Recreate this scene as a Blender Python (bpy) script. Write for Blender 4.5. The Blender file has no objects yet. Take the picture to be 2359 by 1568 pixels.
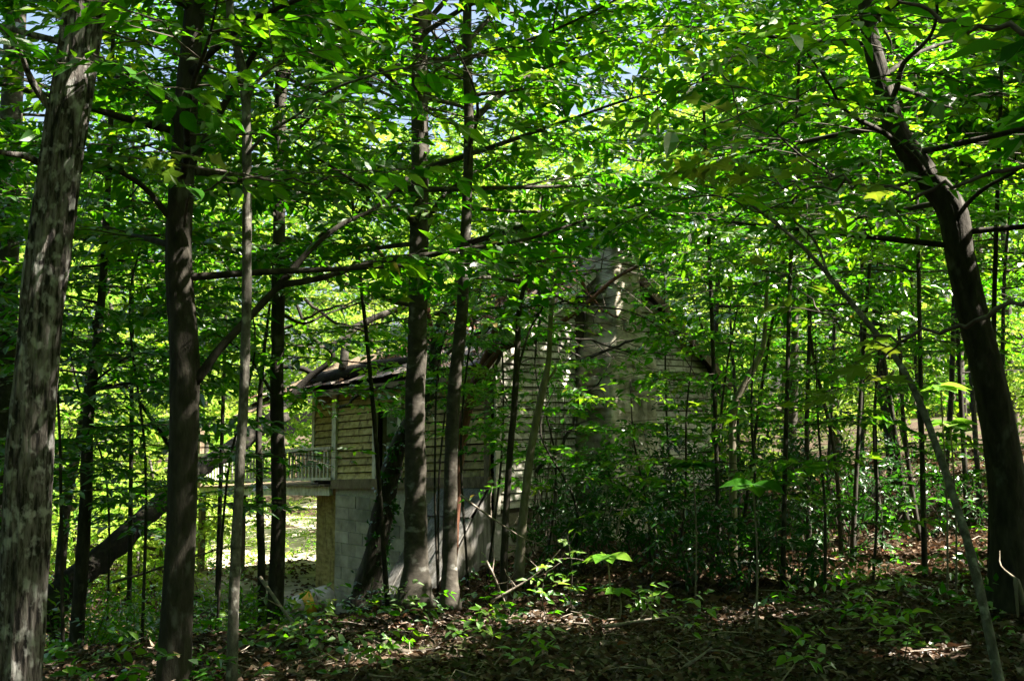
import bpy, math
import numpy as np
from mathutils import Vector, Matrix

scn = bpy.context.scene
COL = scn.collection
rng = np.random.default_rng(7)

# ------------------------------------------------------------------ camera, light, exposure
F_PX, CX, CY = 2293.0, 1179.5, 784.0          # measured in a 2359 x 1568 picture
PITCH = math.atan(174.0 / F_PX)
EYE = np.array([0.0, 0.0, 1.6])
cam = bpy.data.cameras.new("camera")
cam.lens = 35.0; cam.sensor_width = 36.0; cam.clip_end = 500.0; cam.clip_start = 0.05
cam_o = bpy.data.objects.new("camera", cam); COL.objects.link(cam_o)
cam_o.location = EYE; cam_o.rotation_euler = (math.radians(90) + PITCH, 0, 0)
scn.camera = cam_o

SUN_DIR = np.array([0.62, -0.13, 0.775]); SUN_DIR /= np.linalg.norm(SUN_DIR)
world = bpy.data.worlds.new("World"); scn.world = world; world.use_nodes = True
wn = world.node_tree.nodes; wl = world.node_tree.links
sky = wn.new("ShaderNodeTexSky"); sky.sky_type = 'NISHITA'; sky.sun_disc = False; sky.dust_density = 6.0
sky.sun_elevation = math.asin(SUN_DIR[2]); sky.sun_rotation = math.atan2(SUN_DIR[0], SUN_DIR[1])
wl.new(sky.outputs[0], wn["Background"].inputs[0]); wn["Background"].inputs[1].default_value = 0.05
sl = bpy.data.lights.new("sun", 'SUN'); sl.energy = 5.0; sl.angle = math.radians(0.5); sl.color = (1.0, 0.93, 0.82)
sun_o = bpy.data.objects.new("sun", sl); COL.objects.link(sun_o)
sun_o.location = (20, -15, 30)
sun_o.rotation_euler = Vector(-SUN_DIR).to_track_quat('-Z', 'Y').to_euler()
scn.view_settings.view_transform = 'Standard'; scn.view_settings.look = 'None'
scn.view_settings.exposure = 2.98; scn.view_settings.gamma = 1.0; scn.view_settings.use_curve_mapping = False
scn.render.engine = 'CYCLES'
cy = scn.cycles
cy.max_bounces = 4; cy.diffuse_bounces = 2; cy.glossy_bounces = 1; cy.transmission_bounces = 3; cy.transparent_max_bounces = 4
cy.caustics_reflective = False; cy.caustics_refractive = False
cy.use_denoising = True; cy.denoiser = 'OPENIMAGEDENOISE'

# ------------------------------------------------------------------ helpers
def P(px, py, d):
    """world point seen at picture point (px, py) at depth d (metres along the view axis on the ground plane)"""
    u, v = (px - CX) / F_PX, (CY - py) / F_PX
    c, s = math.cos(PITCH), math.sin(PITCH)
    k = d / (c - v * s)
    return np.array([u * k, d, EYE[2] + (s + v * c) * k])

def norm(a):
    a = np.asarray(a, float)
    return a / np.maximum(np.linalg.norm(a, axis=-1, keepdims=True), 1e-9)

def lattice(ix, iy):
    n = (ix * 374761393 + iy * 668265263) & 0x7fffffff
    n = ((n ^ (n >> 13)) * 1274126177) & 0x7fffffff
    return ((n ^ (n >> 16)) & 0xffff) / 65535.0

def vnoise(x, y):
    x = np.asarray(x, float); y = np.asarray(y, float)
    ix = np.floor(x).astype(np.int64); iy = np.floor(y).astype(np.int64)
    fx = x - ix; fy = y - iy
    fx = fx * fx * (3 - 2 * fx); fy = fy * fy * (3 - 2 * fy)
    a = lattice(ix, iy); b = lattice(ix + 1, iy); c = lattice(ix, iy + 1); d = lattice(ix + 1, iy + 1)
    return (a * (1 - fx) + b * fx) * (1 - fy) + (c * (1 - fx) + d * fx) * fy - 0.5

FX = [-40, -14, -8, -3.3, -0.3, 2.5, 6.6, 12, 20, 60]
FZ = [-2.9, -2.9, -2.9, -2.6, -1.2, -0.8, -0.3, 0.35, 0.9, 2.5]
def ground_z(x, y):
    x = np.asarray(x, float); y = np.asarray(y, float)
    t = np.clip((y - 5) / 16, 0, 1); r = t * t * (3 - 2 * t)
    h = r * np.interp(x, FX, FZ) + (1 - r) * np.clip(0.04 * x, -0.3, 0.3)
    h = h + np.clip(y - 28, 0, 60) * 0.03
    return h + 0.16 * vnoise(x * 0.7, y * 0.7) + 0.05 * vnoise(x * 2.3 + 9, y * 2.3)

def link(o, parent=None):
    COL.objects.link(o)
    if parent is not None: o.parent = parent
    return o

def root_off(parent):
    off = np.zeros(3)
    while parent is not None:
        off += np.array(parent.location); parent = parent.parent
    return off

def mk(name, V, faces, mat, parent=None, smooth=False, hue=None, stuff=False):
    """one mesh object; V world coordinates; faces an (n,3)/(n,4) array or a list of such"""
    V = np.asarray(V, np.float32) - root_off(parent).astype(np.float32)
    fl = faces if isinstance(faces, list) and len(faces) and isinstance(faces[0], np.ndarray) else [np.asarray(faces)]
    fl = [np.asarray(f, np.int32) for f in fl if len(f)]
    me = bpy.data.meshes.new(name)
    nl = sum(f.size for f in fl); nf = sum(len(f) for f in fl)
    me.vertices.add(len(V)); me.loops.add(nl); me.polygons.add(nf)
    me.vertices.foreach_set("co", V.ravel())
    me.loops.foreach_set("vertex_index", np.concatenate([f.ravel() for f in fl]))
    tot = np.concatenate([np.full(len(f), f.shape[1], np.int32) for f in fl])
    me.polygons.foreach_set("loop_start", (np.cumsum(tot) - tot).astype(np.int32))
    me.polygons.foreach_set("loop_total", tot)
    me.polygons.foreach_set("use_smooth", np.full(nf, bool(smooth)))
    if hue is not None:
        a = me.attributes.new("hue", 'FLOAT', 'POINT'); a.data.foreach_set("value", np.asarray(hue, np.float32))
    me.update(calc_edges=True)
    me.materials.append(mat)
    o = bpy.data.objects.new(name, me); link(o, parent)
    if stuff: o["kind"] = "stuff"
    return o

def tag(o, label, cat, group=None):
    o["label"] = label; o["category"] = cat
    if group: o["group"] = group
    return o

def thing(name, label, cat, loc, group=None):
    o = bpy.data.objects.new(name, None); o.empty_display_size = 0.2
    COL.objects.link(o); o.location = [float(v) for v in loc]
    return tag(o, label, cat, group)

def spline(pts, n=4):
    pts = np.asarray(pts, float)
    if len(pts) < 3:
        t = np.linspace(0, 1, n + 1)[:, None]
        return pts[0] * (1 - t) + pts[-1] * t
    p = np.vstack([2 * pts[0] - pts[1], pts, 2 * pts[-1] - pts[-2]])
    out = []
    for i in range(1, len(p) - 2):
        for k in range(n):
            t = k / n
            out.append(0.5 * (2 * p[i] + (p[i + 1] - p[i - 1]) * t + (2 * p[i - 1] - 5 * p[i] + 4 * p[i + 1] - p[i + 2]) * t * t + (3 * p[i] - p[i - 1] - 3 * p[i + 1] + p[i + 2]) * t ** 3))
    out.append(p[-2])
    return np.array(out)

def tube(pts, r0, r1, seg=8, wob=0.06, flare=0.0):
    """tapered round stem through pts -> V, quads (+ end cap tris)"""
    pts = np.asarray(pts, float); n = len(pts)
    tan = norm(np.gradient(pts, axis=0))
    ref = np.array([0.31, 0.95, 0.0]) if abs(tan[:, 2]).mean() > 0.6 else np.array([0.0, 0.0, 1.0])
    a = norm(np.cross(tan, ref)); b = np.cross(tan, a)
    d = np.concatenate([[0], np.cumsum(np.linalg.norm(np.diff(pts, axis=0), axis=1))]); s = d / max(d[-1], 1e-6)
    if np.ndim(r0) and len(r0) == n: rad = np.asarray(r0, float)
    elif np.ndim(r0): rad = np.interp(s, np.linspace(0, 1, len(r0)), r0)
    else: rad = r0 + (r1 - r0) * s
    if flare: rad = rad * (1 + flare * np.exp(-d / 0.22))
    th = np.arange(seg) * 2 * math.pi / seg
    rr = rad[:, None] * (1 + wob * rng.standard_normal((n, seg)))
    if flare: rr *= 1 + 0.35 * flare * np.exp(-d / 0.25)[:, None] * np.cos(th * 4 + 1)[None, :]
    V = pts[:, None, :] + rr[..., None] * (np.cos(th)[None, :, None] * a[:, None, :] + np.sin(th)[None, :, None] * b[:, None, :])
    i = np.arange(n - 1)[:, None] * seg; j = np.arange(seg)[None, :]; k = (j + 1) % seg
    Q = np.stack([i + j, i + k, i + k + seg, i + j + seg], -1).reshape(-1, 4)
    V = np.vstack([V.reshape(-1, 3), pts[-1] + tan[-1] * rad[-1] * 0.5, pts[0]])
    jj = np.arange(seg); top = (n - 1) * seg
    T = np.vstack([np.stack([top + jj, top + (jj + 1) % seg, np.full(seg, n * seg)], -1),
                   np.stack([(jj + 1) % seg, jj, np.full(seg, n * seg + 1)], -1)])
    return V, Q, T

class Bag:
    """collects pieces for one mesh"""
    def __init__(s): s.V = []; s.Q = []; s.T = []; s.H = []; s.n = 0
    def add(s, V, Q=None, T=None, H=None):
        V = np.asarray(V, float).reshape(-1, 3)
        if Q is not None and len(Q): s.Q.append(np.asarray(Q) + s.n)
        if T is not None and len(T): s.T.append(np.asarray(T) + s.n)
        s.H.append(np.zeros(len(V)) if H is None else H)
        s.V.append(V); s.n += len(V)
    def stem(s, pts, r0, r1, seg=5, wob=0.05): s.add(*tube(pts, r0, r1, seg, wob))
    def build(s, name, mat, parent=None, smooth=False, hue=False, stuff=False):
        if not s.n: return None
        fl = []
        if s.Q: fl.append(np.vstack(s.Q))
        if s.T: fl.append(np.vstack(s.T))
        return mk(name, np.vstack(s.V), fl, mat, parent, smooth, np.concatenate(s.H) if hue else None, stuff)

def stem_obj(name, pts, r0, r1, mat, parent, seg=10, n=5, wob=0.05, flare=0.0):
    V, Q, T = tube(spline(pts, n), r0, r1, seg, wob, flare)
    return mk(name, V, [Q, T], mat, parent, True)

def leaves(pos, d, n, L, W, hue, fine=True, cup=0.12, droop=0.12):
    """many leaf blades -> V, T, H.   d along the blade, n its normal"""
    N = len(pos); d = norm(d); s = norm(np.cross(n, d)); n = np.cross(d, s)
    L = np.broadcast_to(L, (N,))[:, None]; W = np.broadcast_to(W, (N,))[:, None]
    def pt(a, b, c): return pos + d * (L * a) + s * (W * b) + n * (L * c)
    if fine:
        vs = [pt(0, 0, 0), pt(.45, 0, -.25 * droop), pt(1.06, 0, -1.1 * droop), pt(.16, .30, cup * .5), pt(.42, .48, cup * .7), pt(.74, .30, cup * .3 - .5 * droop), pt(.16, -.30, cup * .5), pt(.42, -.48, cup * .7), pt(.74, -.30, cup * .3 - .5 * droop)]
        tri = [[0, 3, 1], [3, 4, 1], [4, 5, 1], [5, 2, 1], [0, 1, 6], [6, 1, 7], [7, 1, 8], [8, 1, 2]]
    else:
        vs = [pt(0, 0, 0), pt(.42, .5, cup), pt(1, 0, -droop), pt(.42, -.5, cup)]
        tri = [[0, 2, 1], [0, 3, 2]]
    k = len(vs)
    V = np.stack(vs, 1).reshape(-1, 3)
    T = (np.arange(N)[:, None, None] * k + np.array(tri)[None]).reshape(-1, 3)
    return V, T, np.repeat(hue, k)

# gaps cut for sun patches: (point that the sun reaches, radius of the gap)
def gap(px, py, d, r): return (P(px, py, d), r)
GAPS = [gap(1900, 250, 9, .9), gap(2150, 200, 10, 1.0), gap(1650, 200, 9, .8), gap(2270, 280, 10, .9), gap(1250, 150, 10, .7), gap(760, 250, 10, .7), gap(300, 170, 8, .6), gap(1900, 480, 8, .7), gap(1450, 430, 9, .6), gap(2300, 650, 11, .9), gap(1650, 560, 13, .7), gap(400, 620, 11, .6), gap(960, 1475, 7.2, .42), gap(880, 1500, 6.9, .3), gap(1050, 1410, 8.3, .4), gap(1150, 1395, 8.5, .3), gap(1260, 1390, 8.5, .28), gap(1400, 1440, 7.8, .32), gap(1500, 1425, 7.9, .22), gap(830, 1515, 6.7, .15), gap(760, 1560, 6.2, .14),
        gap(985, 1290, 8.8, .13), gap(975, 1240, 8.8, .1), gap(1046, 1130, 8.5, .12), gap(1050, 1060, 8.5, .09), gap(985, 960, 8.8, .06), gap(1052, 860, 8.5, .07), gap(1100, 1130, 18, .45), gap(1085, 1200, 17.6, .45), gap(1060, 1240, 17.4, .3), gap(1160, 1150, 10.2, .06),
        gap(1400, 1275, 8.6, .28), gap(2180, 900, 8, .4), gap(2190, 870, 8, .3), gap(2130, 1490, 6.4, .3), gap(2200, 1500, 6.3, .22), gap(2210, 1230, 4.55, .12), gap(2185, 1110, 4.75, .1), gap(2120, 940, 5.05, .08), gap(2040, 795, 5.3, .1), gap(1960, 695, 5.45, .1), gap(1880, 600, 5.6, .1), gap(2050, 1360, 8.2, .15), gap(2080, 1250, 11, .9), gap(2150, 1180, 13, 1.2), gap(2000, 1240, 12.5, .8), gap(1990, 1170, 16, 1.0), gap(2230, 1150, 14, 1.0),
        gap(1445, 690, 19.6, .24), gap(1430, 770, 19.6, .12), gap(1440, 620, 19.6, .1), gap(1075, 1155, 17.9, .2), gap(1205, 1060, 18.9, .13), gap(1215, 1120, 18.9, .1), gap(1250, 930, 19.2, .08), gap(1180, 1000, 18.8, .08), gap(1690, 990, 11.5, .14), gap(1735, 850, 11.5, .15), gap(568, 520, 6, .08), gap(572, 660, 6, .1), gap(570, 420, 6, .07),
        gap(425, 1540, 6.3, .08), gap(190, 470, 5, .07), gap(120, 700, 5, .05), gap(170, 560, 5, .06), gap(700, 870, 23.5, .7), gap(850, 800, 24, .8), gap(950, 740, 24, .6), gap(470, 1400, 10, .2), gap(280, 1370, 12, .3),
        gap(2240, 590, 4, .2), gap(1900, 690, 4.2, .2), gap(1300, 1320, 9.5, .2), gap(1180, 1350, 9, .15), gap(2235, 1210, 4.6, .06), gap(2010, 755, 5.3, .07), gap(1700, 720, 12, .5), gap(1640, 700, 13, .5)]
def in_gap(pos):
    m = np.zeros(len(pos), bool)
    for p, r in GAPS:
        v = pos - p; t = v @ SUN_DIR
        m |= (t > 1.2) & (np.einsum('ij,ij->i', v, v) - t * t < r * r)
    return m

OPEN = [(P(968, 60, 8.9), .2, .75), (P(968, 170, 8.9), .2, .75), (P(967, 290, 8.9), .2, .7), (P(966, 420, 8.9), .2, .7), (P(1077, 60, 8.5), .17, .75), (P(1079, 160, 8.5), .17, .75), (P(1080, 270, 8.5), .17, .7), (P(1075, 400, 8.5), .17, .7), (P(436, 150, 6.3), .16, .7), (P(428, 260, 6.3), .16, .7), (P(566, 300, 6), .1, .7), (P(569, 450, 6), .1, .7), (P(545, 120, 6), .1, .7), (P(646, 200, 11), .2, .5), (P(1000, 60, 22), .4, .6), (P(850, 110, 22), .3, .5), (P(1405, 650, 20), .55, .9), (P(1400, 760, 20), .55, .88), (P(1420, 870, 20), .45, .6), (P(1230, 960, 19), .55, .6), (P(820, 990, 21), .6, .6), (P(690, 1060, 22), .6, .6), (P(780, 700, 24), .8, .7), (P(700, 1220, 22), .5, .6), (P(1090, 1130, 18), .35, .5), (P(800, 1250, 21), .4, .6)]
def thinned(pos):
    """foliage is sparse in the hollow between the thicket and the house"""
    m = np.zeros(len(pos), bool)
    for p, r, k in OPEN:
        d = (EYE - p) / np.linalg.norm(EYE - p); v = pos - p; t = v @ d
        m |= (t > .4) & (t < 15) & (np.einsum('ij,ij->i', v, v) - t * t < (r * (1 - t / 30)) ** 2) & (rng.random(len(pos)) < k)
    return m

def sprays(bag, B, D, L, K, leaf, flat=0.3, fine=True, hue0=0.5, hspread=0.22, twig=None, ratio=0.5, sag=0.12):
    """flat twigs with alternate leaves, base B, direction D, length L"""
    B = np.asarray(B, float); M = len(B)
    if not M: return
    D = norm(D); L = np.broadcast_to(L, (M,)).astype(float)
    n = norm(np.array([0, 0, 1.0]) + flat * rng.standard_normal((M, 3)))
    s = norm(np.cross(D, n)); n = np.cross(s, D)
    t = (np.arange(K) + 0.6) / K
    sg = np.where(np.arange(K) % 2 == 0, 1.0, -1.0); sg[-1] = 0.0
    pos = B[:, None] + D[:, None] * (L[:, None] * t)[..., None] - n[:, None] * (sag * L[:, None] * t ** 2)[..., None]
    A = np.radians(rng.uniform(38, 70, (M, K))) * np.abs(sg)
    ld = D[:, None] * np.cos(A)[..., None] + s[:, None] * (np.sin(A) * sg)[..., None] + 0.2 * rng.standard_normal((M, K, 3)) + np.array([0, 0, -.12])
    ln = n[:, None] + 0.28 * rng.standard_normal((M, K, 3))
    ll = leaf * np.clip(rng.normal(.92, .27, (M, K)), .35, 1.5)
    h = np.clip(hue0 + hspread * rng.standard_normal((M, 1)) + 0.1 * rng.standard_normal((M, K)), 0, .97)
    h = np.where(rng.random((M, K)) < .012, 1.0, h)
    keep = (rng.random((M, K)) > 0.1).ravel()
    keep &= ~(in_gap(pos.reshape(-1, 3)) | thinned(pos.reshape(-1, 3)))
    f = lambda a: a.reshape(-1, *a.shape[2:])[keep]
    V, T, H = leaves(f(pos), f(ld), f(ln), f(ll), f(ll) * ratio * rng.uniform(.85, 1.15, keep.sum()), f(h), fine)
    bag.add(V, None, T, H)
    if twig is not None:
        tt = np.array([0, .5, 1.0])
        c = B[:, None] + D[:, None] * (L[:, None] * tt)[..., None] - n[:, None] * (sag * L[:, None] * tt ** 2)[..., None]
        r = np.array([.0035, .0025, .0012])
        th = np.arange(3) * 2 * math.pi / 3
        ring = c[:, :, None] + r[None, :, None, None] * (np.cos(th)[None, None, :, None] * s[:, None, None] + np.sin(th)[None, None, :, None] * n[:, None, None])
        q = []
        for i in range(2):
            for j in range(3): q.append([i * 3 + j, i * 3 + (j + 1) % 3, (i + 1) * 3 + (j + 1) % 3, (i + 1) * 3 + j])
        Q = (np.arange(M)[:, None, None] * 9 + np.array(q)[None]).reshape(-1, 4)
        twig.add(ring.reshape(-1, 3), Q)

def along(pts, step, t0=0.0):
    """points and directions every `step` metres of a polyline"""
    d = np.concatenate([[0], np.cumsum(np.linalg.norm(np.diff(pts, axis=0), axis=1))])
    x = np.arange(t0 * d[-1] + step * rng.random(), d[-1], step)
    q = np.stack([np.interp(x, d, pts[:, k]) for k in range(3)], -1)
    tn = np.gradient(pts, axis=0)
    return q, norm(np.stack([np.interp(x, d, tn[:, k]) for k in range(3)], -1)), x / d[-1]

def leafy(bag, tw, pts, leaf, dens=1.0, t0=0.25, sub=True, sublen=0.45, K=9, hue0=.5, fine=True, tl=0.42, zmin=-99, flat=0.3, ratio=.5):
    """clothe a limb polyline with side branches and leaf sprays"""
    total = np.linalg.norm(np.diff(pts, axis=0), axis=1).sum()
    lines = [(pts, t0)]
    if sub:
        q, tn, u = along(pts, 0.34 / dens, t0)
        for i in range(len(q)):
            side = norm(np.cross(tn[i], [0, 0, 1.0])) * (1 if i % 2 else -1)
            ln = total * sublen * (1.1 - .6 * u[i]) * rng.uniform(.6, 1.25)
            dv = norm(tn[i] * rng.uniform(.4, .9) + side * rng.uniform(.6, 1) + np.array([0, 0, rng.uniform(-.1, .2)]))
            p = q[i] + dv * np.linspace(0, ln, 5)[:, None] + np.array([0, 0, 1.0]) * (-(np.linspace(0, 1, 5) ** 2) * ln * rng.uniform(0, .22))[:, None]
            p += 0.03 * ln * rng.standard_normal((5, 3)) * np.linspace(0, 1, 5)[:, None]
            lines.append((p, 0.15))
            tw.stem(p, .004 + .0035 * ln, .0018, 4)
    B = []; D = []
    for p, a in lines:
        q, tn, u = along(p, 0.17 / dens, a)
        for i in range(len(q)):
            side = norm(np.cross(tn[i], [0, 0, 1.0])) * (1 if (i + len(B)) % 2 else -1)
            B.append(q[i]); D.append(tn[i] * rng.uniform(.5, 1) + side * rng.uniform(.3, 1) + np.array([0, 0, rng.uniform(-.2, .12)]))
        B.append(p[-1]); D.append(p[-1] - p[-2])
    B = np.array(B); D = np.array(D)
    m = B[:, 2] > zmin
    B = B[m]; D = D[m]
    sprays(bag, B, D, tl * rng.uniform(.6, 1.25, len(B)), K, leaf, flat, fine, hue0, .2, tw, ratio)

def limb_pts(start, az, length, rise, n=6, bend=0.3):
    t = np.linspace(0, 1, n)
    e = rise * (1 - bend * t * 2)
    step = length / (n - 1)
    p = [np.array(start, float)]; a = az
    for i in range(1, n):
        a += rng.normal(0, .16)
        p.append(p[-1] + step * np.array([math.cos(a) * math.cos(e[i]), math.sin(a) * math.cos(e[i]), math.sin(e[i])]))
    return np.array(p)

# ------------------------------------------------------------------ materials
def nodes_of(m):
    m.use_nodes = True
    return m.node_tree.nodes, m.node_tree.links

def ramp(nd, stops):
    r = nd.new("ShaderNodeValToRGB"); e = r.color_ramp.elements
    e[0].position, e[0].color = stops[0][0], (*stops[0][1], 1)
    e[1].position, e[1].color = stops[-1][0], (*stops[-1][1], 1)
    for p, c in stops[1:-1]:
        x = e.new(p); x.color = (*c, 1)
    return r

def leaf_mat(name, stops, tstops, trans=0.45, gloss=0.09, rough=0.38):
    m = bpy.data.materials.new(name); nd, lk = nodes_of(m)
    nd.remove(nd["Principled BSDF"]); out = nd["Material Output"]
    at = nd.new("ShaderNodeAttribute"); at.attribute_name = "hue"
    r1 = ramp(nd, stops); r2 = ramp(nd, tstops)
    lk.new(at.outputs["Fac"], r1.inputs[0]); lk.new(at.outputs["Fac"], r2.inputs[0])
    df = nd.new("ShaderNodeBsdfDiffuse"); tr = nd.new("ShaderNodeBsdfTranslucent"); gl = nd.new("ShaderNodeBsdfGlossy")
    gl.inputs["Roughness"].default_value = rough
    lk.new(r1.outputs[0], df.inputs[0]); lk.new(r2.outputs[0], tr.inputs[0])
    mx = nd.new("ShaderNodeMixShader"); mx.inputs[0].default_value = trans
    lk.new(df.outputs[0], mx.inputs[1]); lk.new(tr.outputs[0], mx.inputs[2])
    fr = nd.new("ShaderNodeFresnel"); fr.inputs[0].default_value = 1.38
    ml = nd.new("ShaderNodeMath"); ml.operation = 'MULTIPLY'; ml.inputs[1].default_value = gloss * 2.4
    lk.new(fr.outputs[0], ml.inputs[0])
    m2 = nd.new("ShaderNodeMixShader"); lk.new(ml.outputs[0], m2.inputs[0])
    lk.new(mx.outputs[0], m2.inputs[1]); lk.new(gl.outputs[0], m2.inputs[2]); lk.new(m2.outputs[0], out.inputs[0])
    return m

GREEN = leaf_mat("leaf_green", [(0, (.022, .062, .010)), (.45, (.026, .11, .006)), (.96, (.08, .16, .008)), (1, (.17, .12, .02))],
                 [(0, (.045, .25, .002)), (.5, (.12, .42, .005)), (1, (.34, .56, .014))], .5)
BRIGHT = leaf_mat("leaf_bright", [(0, (.045, .15, .008)), (.5, (.09, .22, .016)), (1, (.20, .28, .04))],  # lighter leaf copy: sunlight put into the leaf colour
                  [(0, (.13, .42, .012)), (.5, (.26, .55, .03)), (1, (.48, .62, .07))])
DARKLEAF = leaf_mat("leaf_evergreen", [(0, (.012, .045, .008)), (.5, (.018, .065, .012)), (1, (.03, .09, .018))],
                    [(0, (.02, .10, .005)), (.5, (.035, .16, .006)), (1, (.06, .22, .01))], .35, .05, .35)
YELLOW = leaf_mat("leaf_yellow", [(0, (.05, .13, .008)), (.5, (.10, .16, .012)), (1, (.18, .19, .02))],
                  [(0, (.13, .32, .01)), (.5, (.22, .36, .015)), (1, (.36, .38, .03))])
LITTER = leaf_mat("leaf_litter", [(0, (.02, .013, .008)), (.35, (.05, .032, .02)), (.7, (.115, .078, .05)), (.93, (.21, .16, .115)), (1, (.12, .05, .02))],
                  [(0, (.05, .025, .012)), (.5, (.12, .06, .03)), (1, (.2, .1, .05))], .15, .03, .55)

def noise_mat(name, stops, scale=(1, 1, 1), nscale=4.0, detail=6.0, bump=0.4, rough=0.85, second=None, coord="Object", bscale=None, dist=0.02, spec=0.25, vary=0.0):
    m = bpy.data.materials.new(name); nd, lk = nodes_of(m); b = nd["Principled BSDF"]
    tc = nd.new("ShaderNodeTexCoord"); mp = nd.new("ShaderNodeMapping"); mp.inputs["Scale"].default_value = scale
    lk.new(tc.outputs[coord], mp.inputs[0])
    n1 = nd.new("ShaderNodeTexNoise"); n1.inputs["Scale"].default_value = nscale; n1.inputs["Detail"].default_value = detail; n1.inputs["Roughness"].default_value = .62
    lk.new(mp.outputs[0], n1.inputs[0])
    r = ramp(nd, stops); lk.new(n1.outputs[0], r.inputs[0]); colour = r.outputs[0]
    if second:
        st, sc2, lo, hi, c2 = second
        mp2 = nd.new("ShaderNodeMapping"); mp2.inputs["Scale"].default_value = st; mp2.inputs["Location"].default_value = (3.1, 1.7, 5.3); lk.new(tc.outputs[coord], mp2.inputs[0])
        n2 = nd.new("ShaderNodeTexNoise"); n2.inputs["Scale"].default_value = sc2; n2.inputs["Detail"].default_value = 8; lk.new(mp2.outputs[0], n2.inputs[0])
        r2 = ramp(nd, [(lo, (0, 0, 0)), (hi, (1, 1, 1))]); lk.new(n2.outputs[0], r2.inputs[0])
        mx = nd.new("ShaderNodeMix"); mx.data_type = 'RGBA'; lk.new(r2.outputs[0], mx.inputs[0]); lk.new(colour, mx.inputs[6]); mx.inputs[7].default_value = (*c2, 1)
        colour = mx.outputs[2]
    if vary:        # each board or block weathered a little differently
        oi = nd.new("ShaderNodeObjectInfo"); mr = nd.new("ShaderNodeMapRange"); mr.inputs[3].default_value = 1 - vary; mr.inputs[4].default_value = 1 + vary * .5
        lk.new(oi.outputs["Random"], mr.inputs[0]); hs = nd.new("ShaderNodeHueSaturation"); lk.new(mr.outputs[0], hs.inputs["Value"]); lk.new(colour, hs.inputs["Color"]); colour = hs.outputs[0]
    lk.new(colour, b.inputs["Base Color"]); b.inputs["Roughness"].default_value = rough; b.inputs["Specular IOR Level"].default_value = spec
    if bump:
        bp = nd.new("ShaderNodeBump"); bp.inputs["Strength"].default_value = bump; bp.inputs["Distance"].default_value = dist
        lk.new(n1.outputs[0], bp.inputs["Height"]); lk.new(bp.outputs[0], b.inputs["Normal"])
    return m

BARK_LICHEN = noise_mat("bark_lichen", [(.40, (.008, .007, .006)), (.47, (.045, .038, .032)), (.56, (.12, .106, .094)), (.75, (.2, .185, .168))], (26, 26, 5.0), 1.3, 9, 1.0, .9,
                        ((13, 13, 9), 1.6, .53, .64, (.27, .265, .245)), dist=.03)
BARK_DARK = noise_mat("bark_dark", [(.3, (.013, .011, .008)), (.5, (.03, .026, .019)), (.75, (.06, .052, .04))], (9, 9, 3), 2.0, 7, .8, .9,
                      ((3, 3, 1.6), 3, .6, .74, (.10, .097, .085)))
BARK_BEECH = noise_mat("bark_grey", [(.3, (.022, .019, .014)), (.55, (.052, .045, .035)), (.8, (.12, .108, .088))], (5, 5, 7), 2.2, 6, .35, .8,
                       ((3, 3, 5), 2.4, .6, .7, (.17, .165, .145)))
BARK_BLACK = noise_mat("bark_mossy_shade_black", [(.3, (.006, .005, .004)), (.55, (.016, .014, .01)), (.8, (.035, .032, .02))], (9, 9, 9), 2.0, 7, .9, .95, ((3, 3, 3), 2, .56, .7, (.022, .032, .008)))  # near-black bark: shade on the fallen trunk put into its colour
BARK_MID = noise_mat("bark_mottled_grey", [(.32, (.03, .027, .021)), (.5, (.085, .077, .062)), (.75, (.17, .157, .13))], (12, 12, 7), 2.2, 8, .7, .85, ((9, 9, 7), 2, .56, .66, (.24, .23, .2)), dist=.015)
BARK_RED = noise_mat("bark_cedar", [(.3, (.035, .014, .008)), (.5, (.10, .042, .022)), (.75, (.17, .085, .05))], (16, 16, 2), 1.6, 6, .9, .9)
BARK_PALE = noise_mat("bark_pale", [(.3, (.10, .085, .06)), (.6, (.22, .19, .14)), (.85, (.33, .3, .24))], (8, 8, 3), 2.5, 5, .4, .8)
TWIG = noise_mat("twig_bark", [(.3, (.035, .028, .02)), (.7, (.10, .085, .065))], (6, 6, 6), 3, 3, 0, .85)
DEADWOOD = noise_mat("dead_wood", [(.3, (.13, .10, .075)), (.7, (.34, .29, .24))], (6, 6, 6), 4, 5, .4, .85)
SOIL = noise_mat("forest_soil", [(.3, (.018, .012, .008)), (.5, (.045, .028, .017)), (.7, (.09, .058, .036))], (1, 1, 1), 9, 9, .9, .95, ((1, 1, 1), .5, .5, .62, (.045, .055, .014)), dist=.05)
SIDING = noise_mat("siding_paint", [(.28, (.14, .128, .1)), (.5, (.40, .38, .32)), (.75, (.56, .54, .48))], (2.5, 2.5, 6), 2.2, 8, .35, .75, ((6, 6, 1.2), 2.2, .54, .72, (.12, .10, .065)), dist=.008, vary=.35)
SIDING_Y = noise_mat("siding_stained", [(.28, (.14, .10, .035)), (.5, (.39, .30, .12)), (.75, (.56, .46, .23))], (2.5, 2.5, 6), 2.0, 8, .35, .75, ((5, 5, 1.5), 2.0, .52, .72, (.12, .085, .04)), dist=.008, vary=.35)
SHEATH = noise_mat("sheathing_board", [(.3, (.02, .015, .01)), (.7, (.06, .045, .03))], (3, 3, 3), 3, 4, .3, .9)
TRIM = noise_mat("trim_paint", [(.3, (.24, .21, .16)), (.55, (.5, .47, .4)), (.8, (.62, .6, .54))], (5, 5, 2), 3, 6, .3, .7, dist=.006)
PORCHWOOD = noise_mat("porch_wood", [(.3, (.07, .052, .032)), (.6, (.17, .13, .085)), (.8, (.26, .21, .15))], (5, 5, 2), 3, 6, .4, .85, dist=.006)
BLOCK = noise_mat("concrete_block", [(.3, (.17, .155, .125)), (.55, (.31, .285, .235)), (.8, (.41, .385, .33))], (1, 1, 1), 3, 9, .5, .9, ((1, 1, 1), 1.1, .54, .7, (.11, .115, .09)), dist=.01, vary=.25)
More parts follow.
